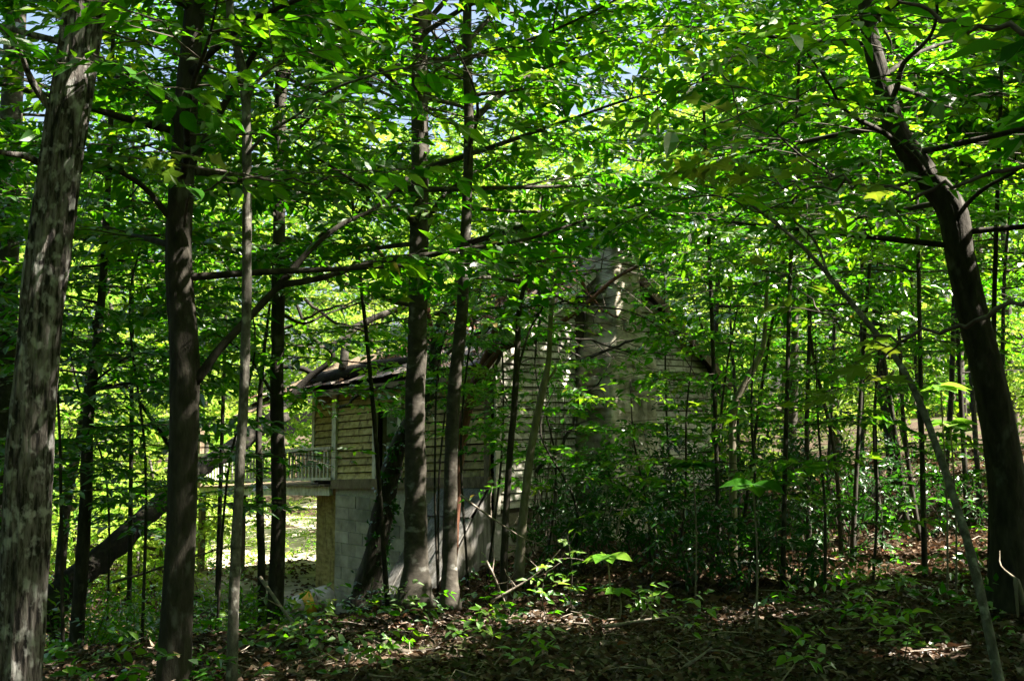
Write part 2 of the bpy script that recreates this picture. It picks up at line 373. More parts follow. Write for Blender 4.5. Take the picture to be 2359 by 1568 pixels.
MORTAR = noise_mat("mortar", [(.3, (.2, .19, .17)), (.7, (.38, .36, .33))], (1, 1, 1), 12, 5, .4, .95)
STUCCO = noise_mat("chimney_stucco", [(.30, (.12, .105, .08)), (.42, (.27, .24, .18)), (.56, (.42, .38, .30)), (.78, (.56, .525, .45))], (1, 1, 2.2), 3.2, 12, .9, .92, ((1.2, 1.2, .7), 1.6, .52, .66, (.085, .078, .05)), dist=.03)
STONE = noise_mat("field_stone", [(.3, (.09, .075, .055)), (.6, (.2, .17, .13)), (.8, (.3, .27, .21))], (1, 1, 1), 4, 8, .7, .92)
TIN = noise_mat("roof_tin", [(.3, (.06, .045, .034)), (.5, (.14, .115, .09)), (.72, (.24, .215, .18))], (2, 2, 2), 2, 8, .3, .6, ((1, 1, 1), 1.8, .5, .62, (.11, .05, .024)), dist=.006, spec=.4)
GREYBOARD = noise_mat("weathered_board", [(.3, (.055, .05, .045)), (.5, (.17, .162, .15)), (.8, (.31, .30, .28))], (14, 14, 1.0), 2, 8, .6, .85, ((3, 3, 1), 1.5, .5, .66, (.07, .065, .05)), dist=.008, vary=.4)
WHITEMETAL = noise_mat("white_enamel", [(.3, (.18, .18, .165)), (.6, (.36, .37, .36)), (.8, (.5, .51, .5))], (1, 1, 1), 3, 6, .1, .6, ((1, 1, 1), 3, .5, .64, (.13, .10, .06)), dist=.004)
OCHRE = noise_mat("yellow_label", [(.3, (.35, .2, .02)), (.7, (.55, .36, .05))], (1, 1, 1), 6, 3, 0, .6)
LIT_GROUND = noise_mat("lit_ground_pale", [(.3, (.2, .17, .12)), (.55, (.36, .32, .25)), (.8, (.46, .42, .35))], (1, 1, 1), 5, 9, .6, .95, ((1, 1, 1), .9, .56, .66, (.10, .13, .03)), dist=.03)  # pale for blown-out sunlight on the clearing's ground
CONCRETE = noise_mat("old_concrete", [(.3, (.16, .14, .10)), (.6, (.3, .27, .21)), (.8, (.4, .37, .3))], (1, 1, 1), 3, 8, .4, .92, ((1, 1, 1), 1.3, .5, .65, (.12, .13, .06)))

# ------------------------------------------------------------------ ground
def build_ground():
    xs = np.concatenate([np.linspace(-120, -16, 27), np.linspace(-15, 15, 151), np.linspace(16, 120, 27)])
    ys = np.concatenate([np.linspace(-40, 1, 12), np.linspace(1.3, 34, 164), np.linspace(35, 140, 36)])
    X, Y = np.meshgrid(xs, ys); Z = ground_z(X, Y)
    nx, ny = len(xs), len(ys)
    i = np.arange(ny - 1)[:, None] * nx; j = np.arange(nx - 1)[None]
    Q = np.stack([i + j, i + j + 1, i + j + nx + 1, i + j + nx], -1).reshape(-1, 4)
    o = mk("ground", np.stack([X, Y, Z], -1).reshape(-1, 3), Q, SOIL, None, True)
    o["kind"] = "structure"
    # the carpet of fallen leaves
    bag = Bag()
    def scatter(n, y0, y1, L0, L1, fine, power=1.0, xlim=None):
        y = y0 + (y1 - y0) * rng.random(n) ** power
        x = (rng.random(n) - .5) * 2 * (y * 0.58 + .8)
        pos = np.stack([x, y, ground_z(x, y) + rng.uniform(.004, .05, n)], -1)
        a = rng.uniform(0, 2 * math.pi, n)
        d = np.stack([np.cos(a), np.sin(a), rng.normal(0, .3, n)], -1)
        nn = norm(np.array([0, 0, 1.0]) + .42 * rng.standard_normal((n, 3)))
        h = np.clip(rng.normal(.45, .26, n), 0, 1)
        L = rng.uniform(L0, L1, n)
        bag.add(*(lambda r: (r[0], None, r[1], r[2]))(leaves(pos, d, nn, L, L * rng.uniform(.45, .8, n), h, fine, .2, .2)))
    scatter(30000, 4.2, 10, .03, .085, True, .8)
    scatter(34000, 9, 17, .045, .12, False)
    scatter(16000, 16, 30, .10, .22, False)
    bag.build("leaf_litter", LITTER, None, False, True, True)
    o = bpy.data.objects["leaf_litter"]
    o["label"] = "carpet of brown fallen leaves over the forest floor"
build_ground()
def build_clearing():  # ground sheet coloured pale so the sunlit clearing blows out white
    ys = np.linspace(25, 46, 43); u = np.linspace(-1, 1, 21)
    Y = np.repeat(ys[:, None], 21, 1)
    w = 2.6 + .10 * (Y - 25) + .9 * vnoise(Y * .5, np.repeat(u[None] > 0, 43, 0) * 7.0)
    X = -.235 * Y + u[None] * w
    Z = ground_z(X, Y) + .03 * (1 - u[None] ** 4) - .012
    i = np.arange(42)[:, None] * 21; j = np.arange(20)[None]
    o = mk("lit_ground_sheet", np.stack([X, Y, Z], -1).reshape(-1, 3), np.stack([i + j, i + j + 1, i + j + 22, i + j + 21], -1).reshape(-1, 4), LIT_GROUND, None, True)
    o["kind"] = "structure"
build_clearing()

# ------------------------------------------------------------------ house
HC = np.array([-0.32, 18.5]); G2 = np.array([.7071, .7071]); W2 = np.array([-.7071, .7071])
NG = np.array([.7071, -.7071, 0]); NW = np.array([-.7071, -.7071, 0]); ZZ = np.array([0, 0, 1.0])
def H(s, t, z):
    p = HC + s * G2 + t * W2
    return np.array([p[0], p[1], z])
FLOOR, EAVE, RIDGE, SR, SMAX = 0.45, 2.72, 5.1, 3.3, 7.0
drop = lambda t: 0.055 * max(t, 0)
BOXF = np.array([[0, 1, 2, 3], [7, 6, 5, 4], [0, 4, 5, 1], [1, 5, 6, 2], [2, 6, 7, 3], [3, 7, 4, 0]])
def slab(name, a, b, c, d, thick, mat, parent):
    """plate with front corners a b c d (counter-clockwise seen from outside) and a thickness behind"""
    q = np.array([a, b, c, d], float); n = norm(np.cross(q[1] - q[0], q[3] - q[0]))
    return mk(name, np.vstack([q, q - n * thick]), BOXF, mat, parent)
def beam(name, a, b, wx, wz, mat, parent, up=ZZ):
    a = np.asarray(a, float); b = np.asarray(b, float); t = norm(b - a); u = norm(up - t * np.dot(up, t)); s = np.cross(t, u)
    V = [p + s * sx * wx / 2 + u * sz * wz / 2 for p in (a, b) for sx, sz in ((-1, -1), (1, -1), (1, 1), (-1, 1))]
    return mk(name, V, BOXF[:, ::-1], mat, parent)
def lap_board(a, b, h, n, mat, parent, name="siding_plank"):
    """one lapped weatherboard from a to b (lower edge), outward n"""
    a = np.asarray(a, float); b = np.asarray(b, float); up = ZZ * (h - .022)  # boards cut low: the dark gap stands for the lap's shade line
    o1, o2 = .05, .012; a = a + ZZ * .011 + n * rng.uniform(0, .006); b = b + ZZ * .011 + n * rng.uniform(0, .006)
    V = [a + n * o1, b + n * o1, b + up + n * o2, a + up + n * o2, a + n * .004, b + n * .004, b + up + n * .004, a + up + n * .004]
    return mk(name, V, BOXF, mat, parent)

house = thing("abandoned_house", "abandoned white clapboard house with sagging roof and stone chimney half hidden among trees", "house", H(0, 0, -1.2))
roof_z = lambda s: RIDGE - (SR - s) * (RIDGE - EAVE) / SR if s <= SR else RIDGE - (s - SR) * 0.66
def s_at(z):      # where the gable roof line is at height z
    return SR - (RIDGE - z) * SR / (RIDGE - EAVE), SR + (RIDGE - z) / 0.66

# gable wall with chimney
gw = mk("gable_wall", [H(0, .02, -.2), H(SMAX, .02, -.2), H(SMAX, .02, roof_z(SMAX) - .05), H(SR, .02, RIDGE - .05), H(0, .02, EAVE - .05)], [np.array([[0, 1, 2, 4]]), np.array([[2, 3, 4]])], SHEATH, house)
z = -.12; BH = .142
while z < RIDGE - .2:
    l, r = s_at(z + BH * .5); l = max(l, .13); r = min(r, SMAX - .1)
    e = rng.normal(0, .007)
    if l < 2.3: lap_board(H(l, 0, z), H(2.22, 0, z + e), BH, NG, SIDING, gw)
    if r > 3.75: lap_board(H(3.83, 0, z), H(r, 0, z + e), BH, NG, SIDING, gw)
    z += BH
beam("corner_board", H(.05, -.02, -.2), H(.05, -.02, EAVE - .12), .13, .05, TRIM, house, NG)
beam("corner_board", H(SMAX - .04, -.02, -.2), H(SMAX - .04, -.02, roof_z(SMAX) - .1), .13, .05, TRIM, house, NG)
slab("right_wall", H(SMAX, 0, -.9), H(SMAX, 6.5, -.9), H(SMAX, 6.5, 1.9), H(SMAX, 0, roof_z(SMAX) - .06), .08, SHEATH, house)
slab("back_wall", H(SMAX, 6.52, -2.9), H(.55, 6.52, -2.9), H(.55, 6.52, 2.1), H(SMAX, 6.52, 2.4), .03, SHEATH, house)
# foundation under the gable: irregular stones
fw = slab("stone_foundation", H(.1, .12, -1.9), H(SMAX, .12, -1.9), H(SMAX, .12, -.2), H(.1, .12, -.2), .2, MORTAR, house)
def stone(name, c, u, n, w, h, dpt, mat, parent):
    j = lambda: rng.uniform(-.12, .12)
    pts = []
    for dp, sc in ((0, 1.0), (dpt, .82)):
        for a, b in ((-.5, -.5), (0, -.56), (.5, -.5), (.55, 0), (.5, .5), (0, .55), (-.5, .5), (-.55, 0)):
            pts.append(c + u * w * sc * (a + j() * .5) + ZZ * h * sc * (b + j() * .5) + n * dp)
    k = np.arange(8); kk = (k + 1) % 8
    pts.append(c + n * dpt * 1.15)
    Q = np.stack([k, kk, kk + 8, k + 8], -1); T = np.stack([k + 8, kk + 8, np.full(8, 16)], -1)
    return mk(name, pts, [Q, T], mat, parent)
for ci, zc in enumerate((-1.55, -1.25, -.95, -.62, -.33)):
    s = .3 + (ci % 2) * .25
    while s < SMAX - .3:
        w = rng.uniform(.4, .7)
        if s + w < 2.15 or s > 3.9: stone("foundation_stone", H(s + w / 2, .12, zc + rng.normal(0, .02)), np.array([*G2, 0]), NG, w * .9, .26, rng.uniform(.05, .1), STONE, fw)
        s += w
# wing wall
slab("wing_wall_core", H(.02, 2.72, FLOOR - .2), H(.02, .1, FLOOR - .05), H(.02, .1, EAVE - .1), H(.02, 2.72, EAVE - .2), .02, SHEATH, house)
ww = slab("wing_wall", H(.03, 5.0, FLOOR - .3), H(.03, 3.53, FLOOR - .2), H(.03, 3.53, EAVE - .25), H(.03, 5.0, EAVE - .32), .04, SHEATH, house)
slab("door_header", H(.03, 3.53, 1.98), H(.03, 2.7, 2.02), H(.03, 2.7, EAVE - .15), H(.03, 3.53, EAVE - .2), .04, SHEATH, house)
BW = .158
for k in range(15):
    z0 = FLOOR + .02 + k * BW
    if z0 + BW > EAVE - .06: break
    e = rng.normal(0, .006)
    if z0 > 1.95:
        lap_board(H(0, 4.93, z0 - drop(4.93)), H(0, .22, z0 - drop(.2) + e), BW, NW, SIDING_Y, ww)
    else:
        lap_board(H(0, 4.93, z0 - drop(4.93)), H(0, 3.58, z0 - drop(3.5) + e), BW, NW, SIDING_Y, ww)
        lap_board(H(0, 2.68, z0 - drop(2.7) + e), H(0, .22, z0 - drop(.2) + e), BW, NW, SIDING_Y, ww)
    lap_board(H(.45, 6.5, z0 - drop(6.5) + .02), H(.45, 5.0, z0 - drop(5.0) + .03), BW, NW, SIDING_Y, ww)
slab("porch_end_wall", H(.47, 6.55, FLOOR - .4), H(.47, 4.9, FLOOR - .3), H(.47, 4.9, EAVE - .3), H(.47, 6.55, EAVE - .38), .05, SHEATH, house)
beam("corner_board", H(-.05, .14, FLOOR - .1), H(-.05, .14, EAVE - .14), .05, .14, PORCHWOOD, house, np.array([*W2, 0]))
beam("corner_board", H(-.06, 5.0, FLOOR - .35), H(-.06, 5.0, EAVE - .36), .06, .15, TRIM, house, np.array([*W2, 0]))
beam("corner_board", H(.42, 6.53, FLOOR - .4), H(.42, 6.53, EAVE - .42), .05, .10, TRIM, house, np.array([*W2, 0]))
dfm = beam("door_frame", H(-.05, 3.56, FLOOR - .18), H(-.05, 3.56, 2.0), .06, .12, TRIM, house, np.array([*W2, 0]))
beam("jamb", H(-.05, 2.72, FLOOR - .14), H(-.05, 2.72, 2.02), .06, .12, TRIM, dfm, np.array([*W2, 0]))
beam("lintel", H(-.052, 3.64, 2.06 - .05), H(-.052, 2.64, 2.06), .06, .12, TRIM, dfm)
# half open door leaf, leaning inward
dr = slab("door", H(.1, 3.5, FLOOR - .16), H(.52, 3.1, FLOOR - .16), H(.52, 3.1, 1.92), H(.1, 3.5, 1.92), .04, PORCHWOOD, house)
for a, b in ((.55, 1.05), (1.2, 1.8)):
    slab("door_panel", H(.165, 3.42, a), H(.44, 3.158, a), H(.44, 3.158, b), H(.165, 3.42, b), .012, TRIM, dr).location = (-.012, -.012, 0)
slab("inner_floor", H(.05, 4.98, FLOOR - .32), H(.05, .05, FLOOR - .02), H(SMAX - .1, .05, FLOOR - .02), H(SMAX - .1, 4.98, FLOOR - .32), .1, PORCHWOOD, house)
# sill beams
beam("sill_beam", H(-.06, .05, FLOOR - .06), H(-.06, 5.05, FLOOR - .06 - drop(5)), .12, .2, PORCHWOOD, house)
beam("porch_beam", H(-.07, 5.1, FLOOR - .2 - drop(5.2)), H(-.07, 11.2, FLOOR - .18 - drop(11.2)), .1, .2, TRIM, house)
beam("porch_beam", H(2.6, 5.1, FLOOR - .25 - drop(5.2)), H(2.6, 11.2, FLOOR - .2 - drop(11.2)), .1, .2, PORCHWOOD, house)
# porch deck boards
for k in range(40):
    t = 5.12 + k * .152
    za = FLOOR - .075 - drop(t) + rng.normal(0, .006)
    slab("deck_board", H(-.2 + rng.normal(0, .015), t + .14, za), H(-.2 + rng.normal(0, .015), t, za), H(2.8, t, za), H(2.8, t + .14, za), .03, PORCHWOOD, house)
# railing
rail = beam("railing", H(-.12, 5.02, FLOOR + .72 - drop(5)), H(-.12, 11.0, FLOOR + .74 - drop(11)), .09, .075, TRIM, house)
beam("bottom_rail", H(-.12, 5.02, FLOOR + .06 - drop(5)), H(-.12, 11.0, FLOOR + .06 - drop(11)), .06, .06, TRIM, rail)
for k in range(41):
    t = 5.16 + k * .142
    if k in (9, 17, 18, 30): continue
    beam("baluster", H(-.12, t, FLOOR + .085 - drop(t)), H(-.12 + rng.normal(0, .008), t + rng.normal(0, .012), FLOOR + .69 - drop(t)), .036, .036, TRIM, rail, np.array([*W2, 0]))
rail2 = beam("railing", H(2.6, 5.3, FLOOR + .72 - drop(5)), H(2.6, 11.0, FLOOR + .72 - drop(11)), .08, .07, PORCHWOOD, house)
for k in range(38):
    t = 5.4 + k * .15
    beam("baluster", H(2.6, t, FLOOR + .0 - drop(t)), H(2.6, t, FLOOR + .69 - drop(t)), .035, .035, PORCHWOOD, rail2, np.array([*W2, 0]))
for t, top in ((7.2, EAVE - .38), (10.95, FLOOR + .85)):
    beam("porch_post", H(-.1, t, FLOOR - .08 - drop(t)), H(-.1, t, top - .02), .12, .12, PORCHWOOD, house, np.array([*W2, 0]))
beam("porch_post", H(2.3, 7.3, FLOOR - .5), H(2.3, 7.3, 3.0), .12, .12, PORCHWOOD, house, np.array([*W2, 0]))
for t, s in ((7.25, -.05), (8.9, -.05), (10.9, -.05), (7.3, 2.5), (9.2, 2.5)):
    beam("support_post", H(s, t, -3.0), H(s, t, FLOOR - .3 - drop(t)), .14, .14, PORCHWOOD, house, np.array([*W2, 0]))
# basement block wall
bw = slab("block_wall", H(-.0, 5.02, -2.95), H(.0, 1.3, -2.6), H(.0, 1.3, FLOOR - .2), H(.0, 5.02, FLOOR - .44), .2, MORTAR, house)
blk = None
for r in range(12):
    t = 5.0 + (0 if r % 2 else .25)
    zb = -2.92 + r * .256
    while t > 1.4:
        t0 = min(t, 5.0); t1 = max(t - .5, 1.34)
        if zb + .25 < FLOOR - .17 - drop(t0) and t0 - t1 > .1:
            q = rng.normal(0, .004)
            slab("concrete_block", H(-.022 + q, t0 - .006, zb), H(-.022 + q, t1 + .006, zb), H(-.022 + q, t1 + .006, zb + .244), H(-.022 + q, t0 - .006, zb + .244), .03, BLOCK, bw)
        t -= .5
slab("block_return", H(.44, 6.4, -2.95), H(.44, 5.0, -2.95), H(.44, 5.0, FLOOR - .34), H(.44, 6.4, FLOOR - .46), .1, SIDING_Y, house)
slab("basement_slab", H(-.8, 10.6, -2.36), H(-.8, 5.1, -2.36), H(2.9, 5.1, -2.36), H(2.9, 10.6, -2.36), .4, CONCRETE, house)
# boarded skirt right of the block wall: an upper panel and a lower row of leaning boards
sk = slab("upper_skirt_board", H(-.55, 1.45, -.28), H(-.55, .1, -.22), H(-.08, .1, FLOOR - .15), H(-.08, 1.45, FLOOR - .2), .03, GREYBOARD, house)
for k in range(6):
    t = 1.42 - k * .225
    slab("skirt_board", H(-1.5 + rng.normal(0, .02), t, -1.6), H(-1.5 + rng.normal(0, .02), t - .215, -1.58), H(-.5, t - .215, -.24 + rng.normal(0, .03)), H(-.5, t, -.24 + rng.normal(0, .03)), .025, GREYBOARD, house)
mk("skirt_end_board", [H(-1.44, .05, -1.6), H(-.06, .05, -1.6), H(-.06, .05, FLOOR - .17), H(-.48, .05, -.26), H(-1.44, .075, -1.6), H(-.06, .075, -1.6), H(-.06, .075, FLOOR - .17), H(-.48, .075, -.26)], BOXF, GREYBOARD, house)
# roof: tin strips from eave to ridge, the ridge sagging towards the back
ridge_z = lambda t: RIDGE - .27 * max(t, 0) if t < 8 else 3
eave_z = lambda t: EAVE - .2 - drop(t) - .12 * max(0, t - 5.0) ** 1.3 * .3
rf = mk("roof", [H(-.42, -.25, EAVE - .25), H(SR, -.25, RIDGE - .03), H(SR, 7.6, ridge_z(7.6) - .05), H(-.42, 7.6, eave_z(7.6) - .06), H(SMAX + .35, -.25, roof_z(SMAX + .35)), H(SMAX + .35, 7.6, 1.9)],
        [np.array([[0, 1, 2, 3], [1, 4, 5, 2]])], SHEATH, house)
k = 0; t = -.3
while t < 7.55:
    w = .6
    t1 = min(t + w, 7.62); e = rng.normal(0, .012); lo = -.5 + rng.normal(0, .03) - (.25 if t > 6.3 else 0)
    pts = []; us = np.linspace(0, 1, 7)
    prof = [(0, 0), (.04, .035), (.08, 0), (.5, .0), (.54, .022), (.58, 0), (1.0, 0)]
    for u in us:
        for f, hh in prof:
            tt = t + (t1 - t) * f
            s = lo + (SR - lo) * u
            za, zb = eave_z(tt) - .03, ridge_z(tt) + .04
            sag = -.16 * math.sin(math.pi * u) * (0.3 + .1 * tt)
            pts.append(H(s, tt, za + (zb - za) * u + sag + hh + .05 + e))
    n = len(prof); i = np.arange(len(us) - 1)[:, None] * n; j = np.arange(n - 1)[None]
    Q = np.stack([i + j, i + j + n, i + j + n + 1, i + j + 1], -1).reshape(-1, 4)
    V = np.array(pts); V = np.vstack([V, V - ZZ * .012]); m = len(pts)
    mk("tin_strip", V, np.vstack([Q, Q[:, ::-1] + m]), TIN, rf)
    t += w
for k in range(13):
    t = -.3 + k * .61; t1 = min(t + .6, 7.62)
    slab("tin_strip", H(SR - .02, t, ridge_z(t) + .07), H(SMAX + .45, t, roof_z(SMAX + .45) + .04 - drop(t)), H(SMAX + .45, t1, roof_z(SMAX + .45) + .04 - drop(t1)), H(SR - .02, t1, ridge_z(t1) + .07), .02, TIN, rf)
beam("barge_board", H(-.5, -.3, EAVE - .34), H(SR, -.3, RIDGE - .06), .04, .17, TRIM, rf)
beam("barge_board", H(SR, -.3, RIDGE - .06), H(SMAX + .5, -.3, roof_z(SMAX + .5) - .05), .04, .17, PORCHWOOD, rf)
beam("eave_board", H(-.47, -.2, EAVE - .36), H(-.47, 5.4, EAVE - .36 - drop(5.4)), .04, .13, PORCHWOOD, rf)
for k in range(7):
    t = 5.2 + k * .4
    beam("rafter", H(-.6, t, eave_z(t) - .16), H(1.9, t, eave_z(t) + .95), .05, .12, PORCHWOOD, rf)
# leaf litter and moss lying on the roof
bag = Bag(); n = 7000
tt = rng.uniform(-.1, 7.5, n); uu = rng.random(n) ** .8
ss = -.45 + (SR + .4) * uu
za = np.array([eave_z(a) for a in tt]); zb = np.array([ridge_z(a) for a in tt])
zz = za + (zb - za) * uu - .16 * np.sin(np.pi * uu) * (.3 + .1 * tt) + .07 + rng.uniform(0, .04, n)
pos = np.stack([HC[0] + ss * G2[0] + tt * W2[0], HC[1] + ss * G2[1] + tt * W2[1], zz], -1)
clump = vnoise(pos[:, 0] * 1.3, pos[:, 1] * 1.3) + .22 * (tt > 4.2) > -.02
pos = pos[clump]; n = len(pos); a = rng.uniform(0, 6.28, n); L = rng.uniform(.07, .16, n)
V, T, Hh = leaves(pos, np.stack([np.cos(a), np.sin(a), rng.normal(0, .3, n)], -1), norm(np.array([-.4, -.4, 1.0]) + .4 * rng.standard_normal((n, 3))), L, L * .6, np.clip(rng.normal(.55, .25, n), 0, 1), False, .2, .2)
o = mk("roof_leaf_litter", V, T, LITTER, None, False, Hh, True); o["label"] = "drift of brown fallen leaves on the sagging tin roof"

# chimney: rough rendered stone, broad base, sloping shoulders, narrower stack
def rough_box(s0, s1, p0, p1, zs, mat, parent, name, amp=.05, shrink=None):
    rows = []
    for zi in zs:
        f = 0.0 if shrink is None else shrink(zi)
        a0, a1 = s0 + f * .28, s1 - f * .42; q1 = p1 - f * .08
        ring = []
        for x in np.linspace(a0, a1, 13): ring.append((x, q1))
        for y in np.linspace(q1, p0, 9)[1:]: ring.append((a1, y))
        for x in np.linspace(a1, a0, 7)[1:]: ring.append((x, p0))
        for y in np.linspace(p0, q1, 9)[1:-1]: ring.append((a0, y))
        ring = np.array(ring); m = len(ring)
        c = ring.mean(0); out = norm(ring - c)
        ang = np.arange(m)
        d = amp * (vnoise(ang * .45 + 3, np.full(m, zi * 4.2)) + .6 * vnoise(ang * 1.1, np.full(m, zi * 9.0)) + .5 * (math.sin(zi * 24) * .5))
        ring = ring + out * d[:, None]
        rows.append([H(x, -y, zi + rng.normal(0, .008)) for x, y in ring])
    m = len(rows[0]); V = np.array(rows).reshape(-1, 3)
    i = np.arange(len(zs) - 1)[:, None] * m; j = np.arange(m)[None]; k = (j + 1) % m
    Q = np.stack([i + j, i + k, i + k + m, i + j + m], -1).reshape(-1, 4)
    top = (len(zs) - 1) * m; V = np.vstack([V, V[top:top + m].mean(0)])
    T = np.stack([top + np.arange(m), top + (np.arange(m) + 1) % m, np.full(m, len(V) - 1)], -1)
    return mk(name, V, [Q, T], mat, parent, True)
shoulder = lambda z: float(np.clip((z - 2.75) / .5, 0, 1))
ch = rough_box(2.28, 3.78, -.03, .9, np.linspace(-1.9, 5.45, 74), STUCCO, house, "chimney", .075, shoulder)
beam("capstone", H(2.48, -.4, 5.5), H(3.45, -.4, 5.5), 1.0, .12, STONE, ch)
for k in range(26):
    zc = rng.uniform(-.6, 5.2); f = shoulder(zc)
    if k % 2: stone("chimney_stone", H(2.27 + f * .28 - .01, -rng.uniform(.2, .72), zc), np.array([*W2, 0]), -np.array([*G2, 0]), rng.uniform(.25, .42), rng.uniform(.12, .2), .05, STUCCO, ch)
    else: stone("chimney_stone", H(rng.uniform(2.7, 3.2), -.9 + f * .08 - .01, zc), np.array([*G2, 0]), NG, rng.uniform(.25, .42), rng.uniform(.12, .2), .05, STUCCO, ch)

# dead vine stems on the gable boards
vine = thing("dead_vine", "bare brown vine stems clinging to the white clapboard gable beside the chimney", "vine", H(1.5, -.1, -.9))
for k in range(16):
    s = rng.uniform(.9, 2.2); pts = []
    for zi in np.linspace(-1.0, rng.uniform(1.0, 2.6), 9):
        pts.append(H(s, -.06 - rng.uniform(0, .03), zi)); s += rng.normal(0, .05)
    V, Q, T = tube(spline(pts, 3), .012, .004, 5, .05); mk("vine_stem", V, [Q, T], TWIG, vine)
bag = Bag(); tw = Bag()
m = 70; B = np.array([H(rng.uniform(.3, 2.3), -.08, rng.uniform(.2, 3.2)) for _ in range(m)])
sprays(bag, B, NG + .6 * rng.standard_normal((m, 3)), .25, 5, .09, .5, True, .35, .15, tw)
bag.build("vine_leaves", GREEN, vine, False, True, True)

# white tank lying by the slab
c0 = P(664, 1412, 20.2); c1 = P(768, 1372, 20.6)
ax = norm(c1 - c0)
tk = thing("white_tank", "old white metal tank lying on its side below the porch", "tank", (c0 + c1) / 2)
prof = [(-.02, .02), (-.01, .16), (.05, .25), (.12, .28), (.5, .285), (.88, .28), (.95, .25), (1.01, .16), (1.02, .02)]
Ln = np.linalg.norm(c1 - c0)
V, Q, T = tube(np.array([c0 + ax * Ln * a for a, r in prof]), np.array([.02, .16, .25, .28, .285, .28, .25, .16, .02]) , 0, 20, .004)
mk("tank_shell", V, [Q, T], WHITEMETAL, tk, True)
mid = c0 + ax * Ln * .42
V, Q, T = tube(np.array([mid + ax * a for a in (-.1, 0, .1)]), .289, .289, 20, .002); mk("yellow_band", V, [Q, T], OCHRE, tk, True)

# ------------------------------------------------------------------ trees
def px_line(pts, d):
    return np.array([P(x, y, (d if np.isscalar(d) else d[i])) for i, (x, y) in enumerate(pts)])
def px_r(w, d): return w * d / F_PX / 2

CANM = 300
def upper_crown(bag, top, r=3.2, h=2.6, M=330, leaf=.27, hue0=.5):
    u = norm(rng.standard_normal((M, 3))) * (rng.random((M, 1)) ** .4)
    B = top + u * np.array([r, r, h])
    D = u * np.array([1, 1, .3]) + .5 * rng.standard_normal((M, 3))
    sprays(bag, B, D, .7, 9, leaf, .45, False, hue0, .2, None, .6)

def ridged(V, tr, seg, amp):
    """furrowed bark: push the trunk's rings in and out"""
    n = len(tr); R = V[:n * seg].reshape(n, seg, 3)
    th = np.arange(seg)[None] * ((46.0 if seg > 60 else 30.0) / seg) + np.zeros((n, 1)); z = R[:, :, 2]
    d = vnoise(th * 1.0, z * 2.2) + .7 * vnoise(th * 2.0 + 7, z * 5.5)
    d[:, -1] = (d[:, -2] + d[:, 0]) / 2
    out = norm(R - tr[:, None])
    V[:n * seg] = (R + out * (amp * d)[..., None]).reshape(-1, 3)
    return V

def tree(name, label, cat, trunk, r, bark, limbs=(), auto=(), leaf=.1, dens=1.0, hue0=.5, mat=None, group=None, seg=12, flare=.35, top=None, K=9, twigmat=None, fine=True, zmin=-99, flat=.3, ratio=.5, tl=.42, ridge=0.0):
    """trunk: world points base->top, r: radii along it; limbs: (points, r0, r1, leaf start 0..1 or None); auto: (z0, z1, n, len0, len1, rise)"""
    tr = spline(trunk, 6 if not ridge else 22)
    t = thing(name, label, cat, (tr[0][0], tr[0][1], float(ground_z(tr[0][0], tr[0][1]))), group)
    r = np.interp(np.linspace(0, 1, len(tr)), np.linspace(0, 1, len(r)), r)
    V, Q, T = tube(tr, r, 0, seg, .05 if not ridge else .006, flare)
    if ridge: V = ridged(V, tr, seg, ridge)
    mk("trunk", V, [Q, T], bark, t, True)
    bag = Bag(); tw = Bag()
    for lm in limbs:
        p = spline(lm[0], 4)
        V, Q, T = tube(p, lm[1], lm[2], 7, .06); mk("limb", V, [Q, T], bark, t, True)
        if lm[3] is not None: leafy(bag, tw, p, leaf, dens, lm[3], hue0=hue0, K=K, fine=fine, zmin=zmin, sublen=lm[4] if len(lm) > 4 else .35, flat=flat, ratio=ratio, tl=tl)
    for (z0, z1, n, l0, l1, rise) in auto:
        az = rng.uniform(0, 6.28)
        for i in range(n):
            az += 2.4 + rng.normal(0, .3)
            zi = z0 + (z1 - z0) * (i + rng.random()) / n
            k = int(np.argmin(abs(tr[:, 2] - zi)))
            p = limb_pts(tr[k], az, rng.uniform(l0, l1), rise * rng.uniform(.5, 1.3))
            rb = np.interp(k / len(tr), np.linspace(0, 1, len(np.atleast_1d(r))), np.atleast_1d(r)) * .4
            V, Q, T = tube(spline(p, 3), min(rb, .009 + .006 * l1), .004, 6, .06); mk("limb", V, [Q, T], bark, t, True)
            leafy(bag, tw, p, leaf, dens, .2, hue0=np.clip(hue0 + rng.normal(0, .1), 0, 1), K=K, fine=fine, zmin=zmin, flat=flat, ratio=ratio, tl=tl)
    if top is not None: upper_crown(bag, top[0], top[1], top[2], top[3], hue0=hue0)
    bag.build("crown", mat or GREEN, t, False, True, True)
    tw.build("twigs", twigmat or TWIG, t, False, False, True)
    return t

def up(p, dz, lean=(0, 0)):
    return np.array([p[0] + lean[0], p[1] + lean[1], p[2] + dz])

def base_ext(pts):      # carry a trunk that leaves the frame below on into the ground
    a, b = pts[0], pts[1]
    g = float(ground_z(a[0], a[1])) - .12
    d = (a - b) / max(b[2] - a[2], .1) * max(a[2] - g, 0.0)
    return np.vstack([[a + d], pts]) if a[2] > g else pts

